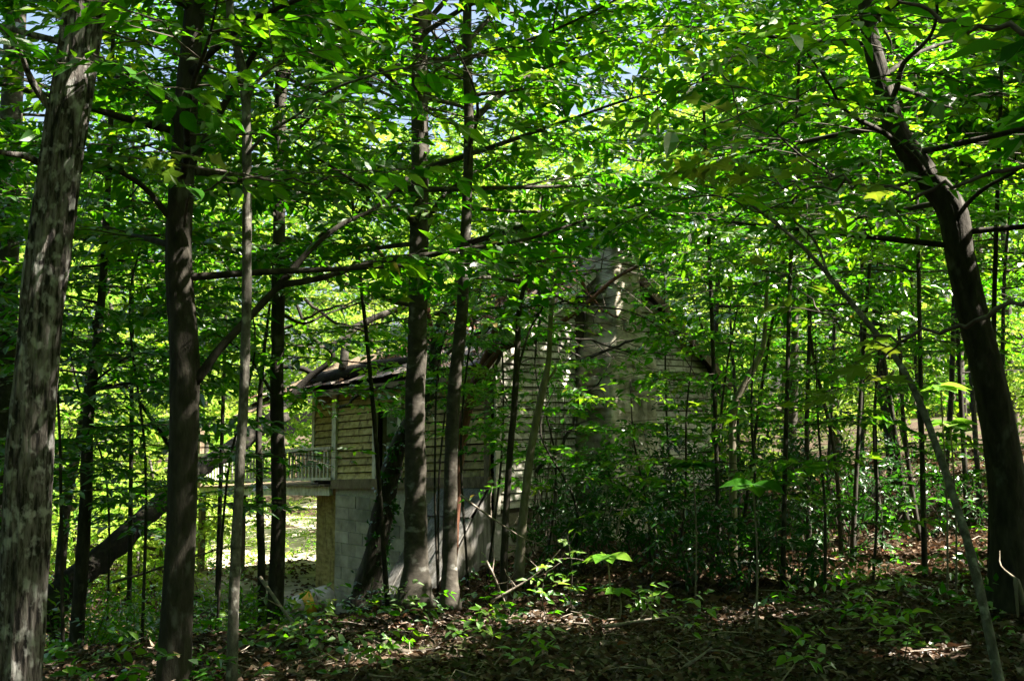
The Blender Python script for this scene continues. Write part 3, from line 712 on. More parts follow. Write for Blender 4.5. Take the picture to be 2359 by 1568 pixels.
# 1 lichen spotted trunk on the left
d = 5.0
tr = base_ext(px_line([(40, 1568), (62, 1200), (88, 800), (135, 420), (198, 0)], d))
tr = np.vstack([tr, up(tr[-1], 2.5, (.3, 0)), up(tr[-1], 7.5, (.9, .3))])
R = px_r(np.array([100, 96, 100, 92, 90, 88, 60, 15]), d)
T1O = tree("lichen_tree", "leaning trunk with pale lichen patches, largest at the left edge", "tree", tr, R, BARK_LICHEN,
     [(px_line([(135, 275), (75, 190), (30, 90), (-60, 20)], [5, 4.9, 4.7, 4.5]), .022, .006, None),
      (px_line([(112, 390), (60, 360), (0, 350), (-120, 300)], [5, 4.9, 4.8, 4.8]), .02, .006, .5),
      (px_line([(150, 100), (0, 60), (-200, 0)], [5, 5.2, 5.6]), .02, .006, .5),
      (px_line([(170, 130), (300, 170), (420, 250), (540, 330)], [5, 5.6, 6.3, 7.0]), .018, .005, .35)],
     leaf=.11, dens=.8, seg=96, flare=.2, top=(up(tr[-1], .5), 3.0, 2.2, 260), hue0=.45, ridge=.02)
# 2 dark trunk with a forked limb
d = 6.3
tr = base_ext(px_line([(400, 1568), (418, 1200), (425, 850), (412, 600), (420, 400), (432, 200), (452, 0)], d))
tr = np.vstack([tr, up(tr[-1], 3.0, (.2, .1)), up(tr[-1], 7.0, (.3, .3))])
R = px_r(np.array([86, 72, 64, 66, 58, 56, 52, 46, 34, 10]), d)
T2O = tree("forked_dark_tree", "dark upright trunk with a long limb rising to the right", "tree", tr, R, BARK_DARK,
     [(px_line([(448, 885), (500, 810), (570, 735), (645, 655), (720, 570), (790, 515), (860, 482), (940, 410)], [6.30, 6.30, 6.38, 6.46, 6.54, 6.62, 6.77, 6.93]), px_r(22, 6.3), .012, .45, .3),
      (px_line([(650, 655), (740, 640), (850, 607), (1017, 581), (1208, 552), (1333, 512), (1480, 470)], [6.46, 6.54, 6.69, 6.93, 7.24, 7.40, 7.56]), px_r(16, 6.3), .007, .25, .3),
      (px_line([(430, 400), (480, 310), (540, 200), (620, 70), (680, -10)], [6.30, 6.22, 6.14, 6.06, 5.98]), px_r(20, 6.3), .012, .3, .35),
      (px_line([(405, 520), (330, 430), (240, 380), (130, 340)], [6.30, 6.14, 5.98, 5.83]), .022, .006, .3),
      (px_line([(425, 300), (360, 230), (250, 170), (120, 150)], [6.30, 6.54, 6.77, 7.09]), .022, .006, .25)],
     [(2.4, 6.2, 16, 1.6, 3.0, .22)], leaf=.11, dens=1.1, seg=36, top=(up(tr[-1], .3), 3.4, 2.6, 330), hue0=.42, ridge=.009)
# 3 slim grey trunk
d = 6.0
tr = base_ext(px_line([(534, 1568), (540, 1330), (552, 1100), (566, 800), (569, 500), (566, 230), (538, 60), (530, -20)], d))
tr = np.vstack([tr, up(tr[-1], 3.0, (-.1, .2))])
tree("slim_grey_tree", "slim pale grey trunk standing just right of the forked dark tree", "tree", tr, px_r(np.array([26, 25, 24, 22, 22, 21, 22, 20, 18, 8]), d), BARK_MID,
     [(px_line([(566, 235), (600, 180), (680, 130), (790, 110)], [6.0, 6.0, 6.1, 6.2]), .014, .004, .3)],
     [(2.9, 5.6, 11, 1.0, 2.2, .2)], leaf=.11, dens=1.05, flare=.15, hue0=.55)
# 4 trunk in front of the porch
d = 11.0
tr = base_ext(px_line([(632, 1445), (642, 1200), (638, 900), (642, 600), (645, 300), (652, 0)], d))
tr = np.vstack([tr, up(tr[-1], 3.5), up(tr[-1], 5.5, (.2, .2))])
tree("dark_porch_tree", "dark straight trunk standing in front of the porch railing", "tree", tr, px_r(np.array([44, 36, 32, 30, 28, 26, 24, 8]), d), BARK_DARK,
     [(px_line([(640, 930), (600, 860), (560, 810), (500, 770)], [11, 10.8, 10.6, 10.4]), .02, .006, .3),
      (px_line([(645, 720), (700, 745), (760, 720), (850, 690)], [11, 11.2, 11.5, 11.8]), .02, .005, .5)],
     [(3.0, 8.0, 22, 1.6, 3.2, .2)], leaf=.12, dens=.85, hue0=.5, top=(up(tr[-1], .2), 2.6, 2.0, 200))
# 4b thin companions
d = 11.6
tr = base_ext(px_line([(604, 1400), (600, 1200), (596, 1000), (604, 850), (622, 700)], d))
tree("thin_dark_sapling", "thin dark sapling just left of the trunk before the porch", "sapling", tr, px_r(np.array([24, 20, 17, 14, 10, 5]), d), BARK_DARK, (), [(1.5, 3.4, 5, .8, 1.5, .15)], leaf=.1, dens=.8)
# 5 two-toned beech in the middle
d = 8.9
tr = px_line([(956, 1392), (957, 1300), (958, 1150), (956, 950), (962, 750), (965, 560), (968, 300), (970, 0)], d)
tr = np.vstack([tr, up(tr[-1], 3.5, (.1, .1)), up(tr[-1], 7.0, (-.2, .3))])
tree("middle_beech", "thick grey beech trunk in the middle, sunlit at its foot", "tree", tr, px_r(np.array([76, 54, 50, 46, 43, 44, 40, 36, 30, 10]), d), BARK_BEECH,
     [(px_line([(968, 245), (1010, 165), (1060, 110), (1130, 40), (1170, -30)], [8.9, 9, 9.1, 9.3, 9.5]), px_r(22, 9), .012, .5),
      (px_line([(975, 560), (1000, 480), (1060, 420), (1150, 370), (1280, 330)], [8.9, 9.1, 9.4, 9.8, 10.3]), px_r(14, 9), .007, .3),
      (px_line([(955, 705), (900, 690), (830, 650), (770, 600)], [8.9, 8.8, 8.6, 8.4]), .018, .005, .25),
      (px_line([(985, 50), (1010, 20), (1060, -40)], [8.9, 8.9, 8.9]), .03, .01, None)],
     [(2.9, 6.6, 20, 1.5, 3.0, .2)], leaf=.11, dens=1.1, seg=16, flare=.45, hue0=.45, top=(up(tr[-1], .3), 3.2, 2.4, 300))
# 6 its slender neighbour
d = 8.5
tr = px_line([(1037, 1400), (1036, 1300), (1038, 1100), (1046, 900), (1062, 750), (1072, 560), (1080, 300), (1076, 0)], d)
tr = np.vstack([tr, up(tr[-1], 3.0, (0, .1)), up(tr[-1], 5.0, (.2, .1))])
tree("slender_beech", "slender grey trunk curving beside the thick middle beech", "tree", tr, px_r(np.array([44, 33, 31, 30, 28, 25, 23, 20, 15, 6]), d), BARK_BEECH,
     [(px_line([(1080, 290), (1140, 230), (1210, 180), (1300, 140), (1420, 120)], [8.5, 8.7, 9, 9.3, 9.6]), px_r(16, 9), .006, .35),
      (px_line([(1070, 640), (1140, 640), (1240, 655), (1320, 700), (1460, 720), (1570, 790)], [8.5, 9, 9.6, 10.2, 10.8, 11.4]), .018, .006, .75, .15)],
     [(3.0, 6.6, 17, 1.4, 2.8, .15)], leaf=.11, dens=1.05, flare=.25, hue0=.55, top=(up(tr[-1], .2), 2.6, 2.0, 200))
# 7 leaning trunk on the right
d = 7.4
tr = px_line([(2338, 1400), (2330, 1250), (2318, 1100), (2290, 930), (2245, 740), (2212, 590), (2190, 480), (2130, 400), (2065, 300), (2020, 150), (1992, 0)], d)
tr = np.vstack([tr, up(tr[-1], 2.5, (-.3, 0)), up(tr[-1], 6.5, (-.5, .2))])
T7O = tree("leaning_trunk_tree", "dark kinked trunk leaning left at the right edge", "tree", tr, px_r(np.array([112, 86, 78, 74, 66, 62, 66, 58, 50, 42, 36, 32, 10]), d), BARK_DARK,
     [(px_line([(2200, 500), (2260, 440), (2330, 400), (2440, 330)], [7.4, 7.2, 7, 6.8]), .02, .006, .4),
      (px_line([(2130, 400), (2060, 430), (1960, 420), (1860, 370), (1780, 300)], [7.4, 7.0, 6.6, 6.3, 6.0]), .016, .005, .3),
      (px_line([(2030, 180), (2120, 120), (2230, 90), (2350, 100)], [7.4, 7.8, 8.2, 8.6]), .02, .006, .3)],
     [(2.7, 6.2, 18, 1.4, 2.8, .1)], leaf=.115, dens=1.05, seg=36, ridge=.011, flare=.2, hue0=.5, top=(up(tr[-1], .3), 3.4, 2.4, 330))
# 8 arching pale sapling in the right foreground
d = np.array([4.2, 4.4, 4.7, 5.0, 5.2, 5.4, 5.5, 5.6, 5.7, 5.8, 5.9])
tr = px_line([(2345, 1590), (2250, 1330), (2192, 1130), (2132, 960), (2080, 850), (2000, 745), (1930, 660), (1870, 590), (1800, 525), (1700, 455), (1600, 420)], d)
tr[0][2] = float(ground_z(tr[0][0], tr[0][1])) - .05
tree("arching_sapling", "thin pale sapling arching across the right foreground", "sapling", tr, np.array([.022, .02, .018, .0175, .016, .015, .0135, .011, .009, .007, .004]), BARK_MID,
     [(px_line([(1910, 640), (1880, 560), (1830, 510), (1760, 470)], 5.5), .009, .003, .5)],
     [(2.4, 3.4, 5, .6, 1.1, 0)], leaf=.11, dens=.6, flare=.1, seg=10, hue0=.7)
# 9 pale crooked sapling
d = 11.5
tr = px_line([(1692, 1400), (1690, 1250), (1688, 1050), (1690, 945), (1718, 880), (1752, 815), (1762, 760), (1768, 640), (1780, 520)], d)
tr[0][2] = min(tr[0][2], float(ground_z(tr[0][0], d)) - .05)
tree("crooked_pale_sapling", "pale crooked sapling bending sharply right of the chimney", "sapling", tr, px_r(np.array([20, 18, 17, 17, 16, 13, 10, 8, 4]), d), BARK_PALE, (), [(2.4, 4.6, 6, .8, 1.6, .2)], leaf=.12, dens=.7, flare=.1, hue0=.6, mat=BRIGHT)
# 10 two little trees before the gable
d = 10.2
tr = px_line([(1158, 1395), (1163, 1250), (1172, 1080), (1185, 930), (1192, 800), (1200, 690), (1236, 580), (1250, 450)], d)
tree("gable_sapling", "thin forked sapling standing before the gable corner", "sapling", tr, px_r(np.array([20, 17, 15, 15, 14, 11, 9, 5]), d), BARK_DARK,
     [(px_line([(1188, 870), (1220, 760), (1252, 700), (1240, 620)], d), .016, .005, .5)], [(2.2, 4.4, 7, .8, 1.7, .15)], leaf=.10, dens=.8, flare=.1, hue0=.55)
d = 11.2
tr = px_line([(1195, 1330), (1206, 1180), (1226, 1020), (1250, 900), (1264, 830), (1272, 700), (1300, 560)], d)
tree("gable_sapling", "thin bent sapling with a snapped stub in front of the white clapboards", "sapling", tr, px_r(np.array([24, 20, 18, 17, 13, 10, 5]), d), BARK_PALE,
     [(px_line([(1250, 895), (1270, 865), (1282, 845)], d), .02, .012, None)], [(2.4, 4.6, 6, .8, 1.6, .15)], leaf=.10, dens=.8, flare=.1, hue0=.5)
# 12-13 slender trees on the left
d = 10.5
tr = base_ext(px_line([(170, 1568), (185, 1350), (198, 1150), (205, 950), (225, 780), (240, 600), (255, 300), (262, 0)], d))
tree("left_slender_tree", "slender dark tree between the lichen trunk and the forked dark tree", "tree", tr, px_r(np.array([34, 30, 28, 26, 22, 19, 16, 12, 8]), d), BARK_DARK,
     [(px_line([(215, 880), (300, 820), (400, 800), (480, 830)], [10.5, 10.3, 10.1, 9.9]), .016, .005, .3)], [(1.7, 7, 20, 1.2, 2.6, .15)], leaf=.12, dens=.85, flare=.1, hue0=.5)
d = 15
tr = px_line([(130, 1390), (145, 1240), (160, 1120), (190, 980), (215, 800), (260, 500)], d)
tr[0][2] = float(ground_z(tr[0][0], d)) - .1
tree("left_slender_tree", "thin pale-sided tree leaning behind the fallen log's root end", "tree", tr, px_r(np.array([30, 24, 22, 20, 16, 9]), d), BARK_BEECH, (), [(.9, 6.0, 16, 1.2, 2.6, .15)], leaf=.14, dens=.75, flare=.1, hue0=.55)
# pale trunk behind, far left
d = 14
tr = px_line([(2, 1400), (8, 900), (20, 500), (40, 0)], d); tr[0][2] = float(ground_z(tr[0][0], d)) - .1
tr = np.vstack([tr, up(tr[-1], 4, (.2, 0))])
tree("pale_background_trunk", "thick pale grey trunk behind the lichen tree at the far left edge", "tree", tr, px_r(np.array([60, 54, 50, 46, 20]), d), BARK_BEECH, (), [(2.5, 9, 18, 1.6, 3.0, .2)], leaf=.14, dens=.75, hue0=.45)

# fallen log resting on the porch
lg = px_line([(85, 1425), (180, 1330), (250, 1270), (330, 1195), (410, 1125), (480, 1068), (560, 1015), (650, 948)], [13.2, 13.8, 14.3, 15, 16, 17.3, 19, 21.2])
fl = thing("fallen_tree", "dark fallen tree trunk slanting up from the left onto the porch roof", "tree", (lg[0][0], lg[0][1], lg[0][2] - .2))
stem_obj("trunk", lg, np.array([.2, .17, .145, .14, .145, .15, .155, .14]), 0, BARK_BLACK, fl, 14, 5, .12, .3)
stem_obj("limb", px_line([(560, 1015), (610, 985), (665, 960)], [19, 20, 20.6]), .12, .08, BARK_DARK, fl, 9)
stem_obj("limb", px_line([(650, 948), (700, 880), (768, 821), (724, 781), (701, 745), (683, 700)], [21.2, 21.4, 21.4, 21.3, 21.2, 21.1]), .09, .03, BARK_BLACK, fl, 8)
stem_obj("limb", px_line([(430, 1110), (380, 1010), (300, 900), (230, 850)], [16.2, 15.6, 15, 14.4]), .05, .012, BARK_BLACK, fl, 7)
for k in range(7):
    p = lg[0] + np.array([0, 0, -.05]); q = p + np.array([rng.uniform(-.7, -.1), rng.uniform(-.4, .5), rng.uniform(-.35, .5)])
    stem_obj("root", [p, (p + q) / 2 + .06 * rng.standard_normal(3), q], .09, .02, BARK_BLACK, fl, 6)
stem_obj("limb", px_line([(640, 948), (690, 907), (740, 876), (800, 858), (870, 843), (960, 826)], [22.9, 22.6, 22.1, 21.5, 20.9, 20.3]), np.array([.15, .16, .15, .14, .12, .08]), 0, BARK_BLACK, fl, 10, 5, .1)
stem_obj("limb", px_line([(740, 876), (700, 850), (650, 846), (600, 870)], [22.1, 22.0, 22, 22]), .07, .03, BARK_BLACK, fl, 8, 5, .1)
# pale limb lying on the roof
lb = px_line([(790, 850), (798, 790), (815, 758), (873, 728), (940, 706), (1010, 700)], [21.4, 21.6, 21.8, 22.2, 22.5, 22.8])
o = thing("fallen_limb", "curved grey limb lying across the leaf covered roof", "branch", lb[0]); stem_obj("stem", lb, .10, .05, BARK_BEECH, o, 9)
stem_obj("side_branch", px_line([(815, 758), (770, 790), (720, 800), (650, 790)], [21.8, 21.4, 21, 20.6]), .05, .015, BARK_DARK, o, 7)
stem_obj("side_branch", px_line([(940, 706), (890, 690), (820, 650), (770, 610)], [22.5, 22.2, 21.8, 21.4]), .05, .015, BARK_DARK, o, 7)
# red cedar snag over the gable corner
c = px_line([(835, 1402), (866, 1265), (892, 1130), (925, 1010), (990, 900), (1010, 760), (1050, 660), (1062, 580)], [17.2, 17.2, 17.1, 17, 17, 17, 17, 17])
sn = thing("leaning_cedar_snag", "dark dead cedar leaning in front of the concrete block wall", "tree", c[0])
stem_obj("trunk", c, np.array([.25, .2, .17, .15, .12, .10, .07, .03]), 0, BARK_DARK, sn, 12, 5, .09, .4)
bag = Bag(); q, tn, u = along(spline(c[:6], 6), .035)
B = q + .17 * norm(rng.standard_normal(q.shape)) * (1 - .4 * u[:, None])
B = np.vstack([B, B + .06 * rng.standard_normal(B.shape)])
sprays(bag, B, rng.standard_normal(B.shape) + [0, -.5, -.3], .22, 6, .075, .8, True, .3, .2, None, .8)
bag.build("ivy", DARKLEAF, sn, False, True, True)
stem_obj("limb", px_line([(1005, 800), (985, 720), (985, 640), (960, 560)], 17), .07, .02, BARK_RED, sn, 8, wob=.09)
stem_obj("limb", px_line([(1030, 700), (1070, 650), (1090, 560)], 17), .05, .015, BARK_RED, sn, 8, wob=.09)
c = px_line([(1050, 1120), (1060, 1020), (1083, 920), (1118, 835), (1150, 770), (1188, 690), (1235, 630), (1295, 560)], 17.3)
c = np.vstack([P(1030, 1330, 17.2), c]); c[0][2] = float(ground_z(c[0][0], c[0][1])) - .1
sn = thing("red_cedar_tree", "reddish barked cedar stem curving up across the gable corner and roof", "tree", c[0])
stem_obj("trunk", c, np.array([.12, .11, .105, .10, .10, .095, .09, .07, .045]), 0, BARK_RED, sn, 12, 5, .1, .3)
stem_obj("limb", px_line([(1100, 870), (1160, 800), (1220, 790), (1290, 745), (1350, 700), (1420, 640), (1500, 600)], [17.2, 17.1, 17, 16.9, 16.8, 16.7, 16.6]), .07, .02, BARK_RED, sn, 9, wob=.1)
stem_obj("limb", px_line([(1130, 810), (1145, 740), (1175, 690), (1200, 640), (1225, 600)], [17.2, 17.1, 17, 17, 17]), .06, .025, BARK_RED, sn, 9, wob=.1)
bag = Bag(); tw = Bag()
for k in range(12):
    leafy(bag, tw, limb_pts(P(rng.uniform(1080, 1300), rng.uniform(600, 820), 17), rng.uniform(0, 6.28), 1.2, .2), .11, .7, hue0=.5)
bag.build("crown", GREEN, sn, False, True, True); tw.build("twigs", TWIG, sn, False, False, True)

# ---------------- near sprays with separate large leaves
def lobed_leaf(seed):
    r = np.random.default_rng(seed)
    ang = np.radians([0, 16, 30, 44, 62, 80, 95, 112, 130, 150, 180])
    rad = np.array([1.0, .62, .50, .66, .86, .52, .42, .55, .50, .30, .12]) * r.uniform(.9, 1.1, 11)
    pts = [(.0, 0., 0.)]
    for s in (1, -1):
        for a, q in zip(ang[:-1] if s == 1 else ang[1:-1][::-1], rad[:-1] if s == 1 else rad[1:-1][::-1]):
            x, y = q * math.cos(a) * .75 + .3, s * q * math.sin(a) * .62
            pts.append((x, y, .10 * abs(y) - .22 * max(x - .3, 0) ** 2 + r.normal(0, .012)))
    pts[0] = (.3, 0, 0)
    n = len(pts) - 1
    T = [[0, 1 + i, 1 + (i + 1) % n] for i in range(n)]
    return np.array(pts), np.array(T)
def ovate_leaf(seed):
    r = np.random.default_rng(seed)
    xs = np.linspace(0, 1, 9); w = np.array([0.02, .15, .235, .28, .285, .25, .185, .095, 0.0])
    mid = [(x, 0, -.16 * x * x) for x in xs]
    Lf = [(x - .03 * (i % 2), ww * (1 + .08 * (i % 2)), -.16 * x * x + .30 * ww + r.normal(0, .006)) for i, (x, ww) in enumerate(zip(xs, w))]
    Rt = [(x - .03 * (i % 2), -ww * (1 + .08 * (i % 2)), -.16 * x * x + .30 * ww + r.normal(0, .006)) for i, (x, ww) in enumerate(zip(xs, w))]
    V = np.array(mid + Lf + Rt); T = []
    for i in range(8):
        T += [[i, i + 1, 9 + i + 1], [i, 9 + i + 1, 9 + i], [i, 18 + i, 18 + i + 1], [i, 18 + i + 1, i + 1]]
    return V, np.array(T)
LEAFMESH = {}
def leaf_proto(kind, v, mat, hue):
    key = (kind, v, mat.name)
    if key not in LEAFMESH:
        V, T = lobed_leaf(v) if kind == "lobed" else ovate_leaf(v)
        o = mk("leaf", V, T, mat, None, False, np.full(len(V), hue)); me = o.data
        bpy.data.objects.remove(o); LEAFMESH[key] = me
    return LEAFMESH[key]
def put_leaf(parent, pos, d, n, L, kind, mat, v, hue):
    d = norm(d); s = norm(np.cross(n, d)); n = np.cross(d, s)
    o = bpy.data.objects.new("leaf", leaf_proto(kind, v, mat, hue)); link(o, parent)
    M = Matrix(((d[0] * L, s[0] * L, n[0] * L, 0), (d[1] * L, s[1] * L, n[1] * L, 0), (d[2] * L, s[2] * L, n[2] * L, 0), (0, 0, 0, 1)))
    M.translation = Vector(pos - root_off(parent)); o.matrix_basis = M
    return o
def near_branch(parent, pts, r, nleaf, L, kind, mat, t0=.2, bark=TWIG, tilt=.3, hues=(.3, .5, .7)):
    p = spline(pts, 5); p[1:-1] += rng.normal(0, .012, (len(p) - 2, 3))
    V, Q, T = tube(p, r, .002, 7, .1); b = mk("branch", V, [Q, T], bark, parent, True)
    total = np.linalg.norm(np.diff(p, axis=0), axis=1).sum()
    per = 5; ntw = max(1, round(nleaf / per))
    q, tn, u = along(p, total * (1 - t0) / ntw, t0)
    q = np.vstack([q, p[-1]]); tn = np.vstack([tn, norm(p[-1] - p[-2])])
    for i in range(len(q)):
        side = norm(np.cross(tn[i], ZZ)) * (1 if i % 2 else -1)
        dv = norm(tn[i] * rng.uniform(.5, 1) + side * (rng.uniform(.4, 1.1) if i < len(q) - 1 else 0) + np.array([0, 0, rng.uniform(-.25, .15)]))
        ln = L * rng.uniform(1.3, 2.6); e = q[i] + dv * ln - ZZ * ln * .08
        tp = np.array([q[i], q[i] + dv * ln * .5, e])
        V, Q, T = tube(tp, .0028, .0012, 4, .05); mk("twig", V, [Q, T], bark, b)
        k = int(rng.integers(3, per + 1)); fl = norm(ZZ + tilt * rng.standard_normal(3))
        for a in range(k):
            f = 1.0 if a == 0 else 1 - .26 * ((a + 1) // 2)
            if f < .2: continue
            sd = norm(np.cross(dv, fl)) * (0 if a == 0 else (1 if a % 2 else -1))
            ld = dv * .7 + sd * rng.uniform(.5, 1.1) + np.array([0, 0, rng.uniform(-.35, 0)])
            v = int(rng.integers(0, 3))
            put_leaf(b, q[i] + (e - q[i]) * f, ld, fl + .25 * rng.standard_normal(3), L * rng.uniform(.65, 1.15), kind, mat, v, hues[v])
    return b
# young maple overhead, stem outside the frame on the right
def near_sapling(name, label, base, top, branches, bark=BARK_BEECH, r=.03, group=None):
    base = np.array(base, float); base[2] = float(ground_z(base[0], base[1])) - .05
    t = thing(name, label, "sapling", base, group)
    stem_obj("trunk", [base, (base + np.array(top)) / 2 + .05 * rng.standard_normal(3), top], r, r * .4, bark, t, 10)
    for a in branches: near_branch(t, *a)
    return t
# right foreground branches (dark, slightly out of focus in the photo)
b1 = px_line([(2600, 560), (2359, 690), (2230, 745), (2100, 772), (1960, 765), (1880, 700), (1800, 640)], [3.2, 3.3, 3.5, 3.7, 3.9, 4.1, 4.3])
b2 = px_line([(2600, 260), (2359, 382), (2200, 425), (2080, 450), (1960, 420), (1850, 350), (1720, 290)], [3.2, 3.3, 3.5, 3.7, 3.9, 4.1, 4.3])
b3 = px_line([(2560, 130), (2359, 78), (2200, 45), (2060, 5), (1900, -60)], [3.0, 3.1, 3.2, 3.3, 3.4])
near_sapling("young_maple", "young maple reaching in from the right edge with yellow green lobed leaves", (2.3, 3.0, 0), b2[0] + np.array([.05, 0, .7]),
             [(b1, .011, 20, .11, "lobed", YELLOW, .45), (b2, .010, 24, .11, "lobed", YELLOW, .45), (b3, .014, 10, .10, "ovate", GREEN, .2),
              (px_line([(2100, 772), (2040, 830), (1990, 880)], [3.7, 3.8, 3.9]), .006, 6, .12, "lobed", YELLOW, .2),
              (px_line([(1960, 420), (1860, 430), (1760, 400), (1650, 360)], [3.9, 4.1, 4.3, 4.5]), .006, 12, .13, "lobed", YELLOW, .1)])
# broad leaved sprays on the two left hand trees
b = px_line([(450, 30), (560, 50), (690, 110), (800, 165), (930, 210), (1020, 265), (1140, 300)], [6.3, 5.9, 5.6, 5.4, 5.2, 5.1, 5.1])
b4 = px_line([(425, 520), (440, 455), (520, 415), (640, 398), (780, 392)], [6.2, 5.7, 5.3, 5.0, 4.9])
b5 = px_line([(175, 120), (235, 135), (310, 165), (430, 210)], [5.0, 4.8, 4.7, 4.8])
near_branch(T2O, b, .009, 40, .14, "ovate", GREEN, .25)
near_branch(T2O, b4, .009, 34, .14, "ovate", GREEN, .3); near_branch(T1O, b5, .008, 22, .13, "ovate", GREEN, .3)
near_branch(T2O, px_line([(560, 400), (700, 420), (860, 400), (980, 380)], [5.2, 5.1, 5.1, 5.2]), .006, 22, .14, "ovate", GREEN, .1)
# yellow torn leaves hanging near the left trunk
t = near_branch(thing("hanging_leaf_twig", "thin twig with two pale yellowing leaves right of the lichen trunk", "twig", P(180, 345, 4.95)), px_line([(180, 345), (215, 335), (290, 330), (340, 350)], [4.95, 4.7, 4.5, 4.4]), .004, 2, .12, "lobed", YELLOW, .4)
# centre-right sprays from a young beech off the top
b6 = px_line([(1998, 60), (1900, 45), (1760, 80), (1650, 150), (1500, 260), (1340, 330)], [7.4, 6.9, 6.4, 6.1, 6.0, 6.0])
b7 = px_line([(2055, 280), (1960, 235), (1800, 240), (1620, 300), (1470, 400)], [7.4, 7.1, 6.8, 6.5, 6.2])
near_branch(T7O, b6, .011, 40, .13, "ovate", BRIGHT, .2, BARK_DARK); near_branch(T7O, b7, .01, 36, .13, "ovate", BRIGHT, .1, BARK_DARK)
near_branch(T7O, px_line([(1650, 150), (1700, 230), (1690, 330), (1640, 400)], [6.1, 5.9, 5.7, 5.5]), .006, 14, .12, "lobed", YELLOW, .2)

# umbrella magnolia seedlings: whorls of long leaves, sun and shade put into their colour
def magnolia(label, base, h, L, n, mat, lean=0.0, group="umbrella leaved seedlings"):
    base = np.array(base, float); base[2] = float(ground_z(base[0], base[1])) - .02
    t = thing("magnolia_seedling", label, "plant", base, group)
    topp = base + np.array([lean, 0, h])
    stem_obj("stem", [base, (base + topp) / 2 + np.array([.02, 0, 0]), topp], .009, .006, BARK_PALE, t, 7)
    az = rng.uniform(0, 6.28)
    for i in range(n):
        az += 2 * math.pi / n + rng.normal(0, .12)
        put_leaf(t, topp + np.array([0, 0, rng.uniform(-.02, .01)]), np.array([math.cos(az), math.sin(az), rng.uniform(-.15, .12)]), ZZ + .2 * rng.standard_normal(3), L * rng.uniform(.75, 1.15), "ovate", mat, i % 3, (.3, .5, .7)[i % 3])
    return t
def gp(px, py, d):
    p = P(px, py, d); return (p[0], p[1], 0)
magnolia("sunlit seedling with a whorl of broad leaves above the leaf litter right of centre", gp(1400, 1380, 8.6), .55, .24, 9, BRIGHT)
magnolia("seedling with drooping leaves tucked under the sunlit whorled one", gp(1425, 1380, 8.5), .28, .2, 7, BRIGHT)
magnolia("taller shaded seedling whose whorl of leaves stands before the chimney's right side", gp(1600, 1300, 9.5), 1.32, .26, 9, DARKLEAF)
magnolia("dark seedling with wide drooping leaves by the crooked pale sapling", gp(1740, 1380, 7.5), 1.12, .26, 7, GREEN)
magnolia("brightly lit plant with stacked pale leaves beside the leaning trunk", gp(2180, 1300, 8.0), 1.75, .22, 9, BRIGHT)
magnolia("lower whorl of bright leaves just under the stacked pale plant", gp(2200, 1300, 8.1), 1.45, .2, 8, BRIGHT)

# ------------------------------------------------------------------ understory, shrubs and thin saplings
def sapling(base, h, r, label, group, n=7, l0=.6, l1=1.3, leaf=.11, dens=.7, hue0=.5, mat=GREEN, bark=BARK_DARK, lean=None, name="sapling", z0=.35, fine=False, rise=.15):
    base = np.array(base, float); base[2] = float(ground_z(base[0], base[1])) - .06
    ln = rng.normal(0, .12, 2) * h * .5 if lean is None else np.array(lean)
    tr = np.array([base, base + np.array([ln[0] * .3 + rng.normal(0, .04), ln[1] * .3, h * .33]), base + np.array([ln[0] * .6 + rng.normal(0, .06), ln[1] * .6, h * .66]), base + np.array([ln[0], ln[1], h])])
    return tree(name, label, "sapling", tr, np.array([r, r * .8, r * .6, r * .2]), bark, (), [(base[2] + h * z0, base[2] + h * .97, n, l0, l1, rise)], leaf=leaf, dens=dens, hue0=hue0, mat=mat, group=group, seg=8, flare=.1, fine=fine)
for (x, y, h) in [(8.2, 17.6, 9.5), (11.2, 20.4, 10.5), (9.2, 22.4, 10), (13.2, 17.2, 11), (6.9, 19.8, 9), (10.6, 14.6, 10), (7.6, 24.2, 10.5)]:  # trees added so that their crowns shade the gable
    b0 = np.array([x, y, float(ground_z(x, y)) - .1]); tp = b0 + np.array([rng.normal(0, .4), rng.normal(0, .4), h])
    tree("shading_tree", "leafy forest tree whose crown hangs over the thicket right of the house", "tree", np.array([b0, (b0 + tp) / 2 + [rng.normal(0, .2), 0, 0], tp]), np.array([.045, .038, .015]), BARK_BEECH, (), (), top=(tp - [0, 0, 1.2], 2.7, 2.6, 560), group="forest trees right of the house", hue0=.5, seg=9)
GR = "thin saplings in the right hand thicket"
spots = [(1865, 1290, 12.5, 5.0, .035), (1940, 1300, 12, 4.2, .028), (2035, 1250, 13, 4.8, .03), (2090, 1180, 16, 6, .05), 
         (1560, 1300, 12.5, 3.0, .02), (1500, 1290, 13.5, 2.6, .02), (1640, 1330, 11.5, 3.2, .022), (1740, 1340, 10.5, 3.0, .02), (1900, 1400, 9.2, 2.4, .016),
         (2120, 1230, 14.5, 5.2, .04), (2230, 1200, 15, 5.5, .045), (2010, 1400, 9.6, 2.2, .015), (2170, 1120, 19, 7, .06), (2290, 1130, 18, 6.5, .05), (1700, 1180, 17, 5.5, .04)]
lab = ["thin dark sapling with a clear straight stem in the thicket", "straight sapling stem with a small leafy top deep in the thicket"]
for i, (px, py, d, h, r) in enumerate(spots):
    p = P(px, py, d)
    sapling(p, h, r, lab[i % 2], GR, n=9, l0=.6, l1=1.5, hue0=rng.uniform(.3, .6), dens=.62, leaf=.11, z0=.28 if h < 4 else .4)
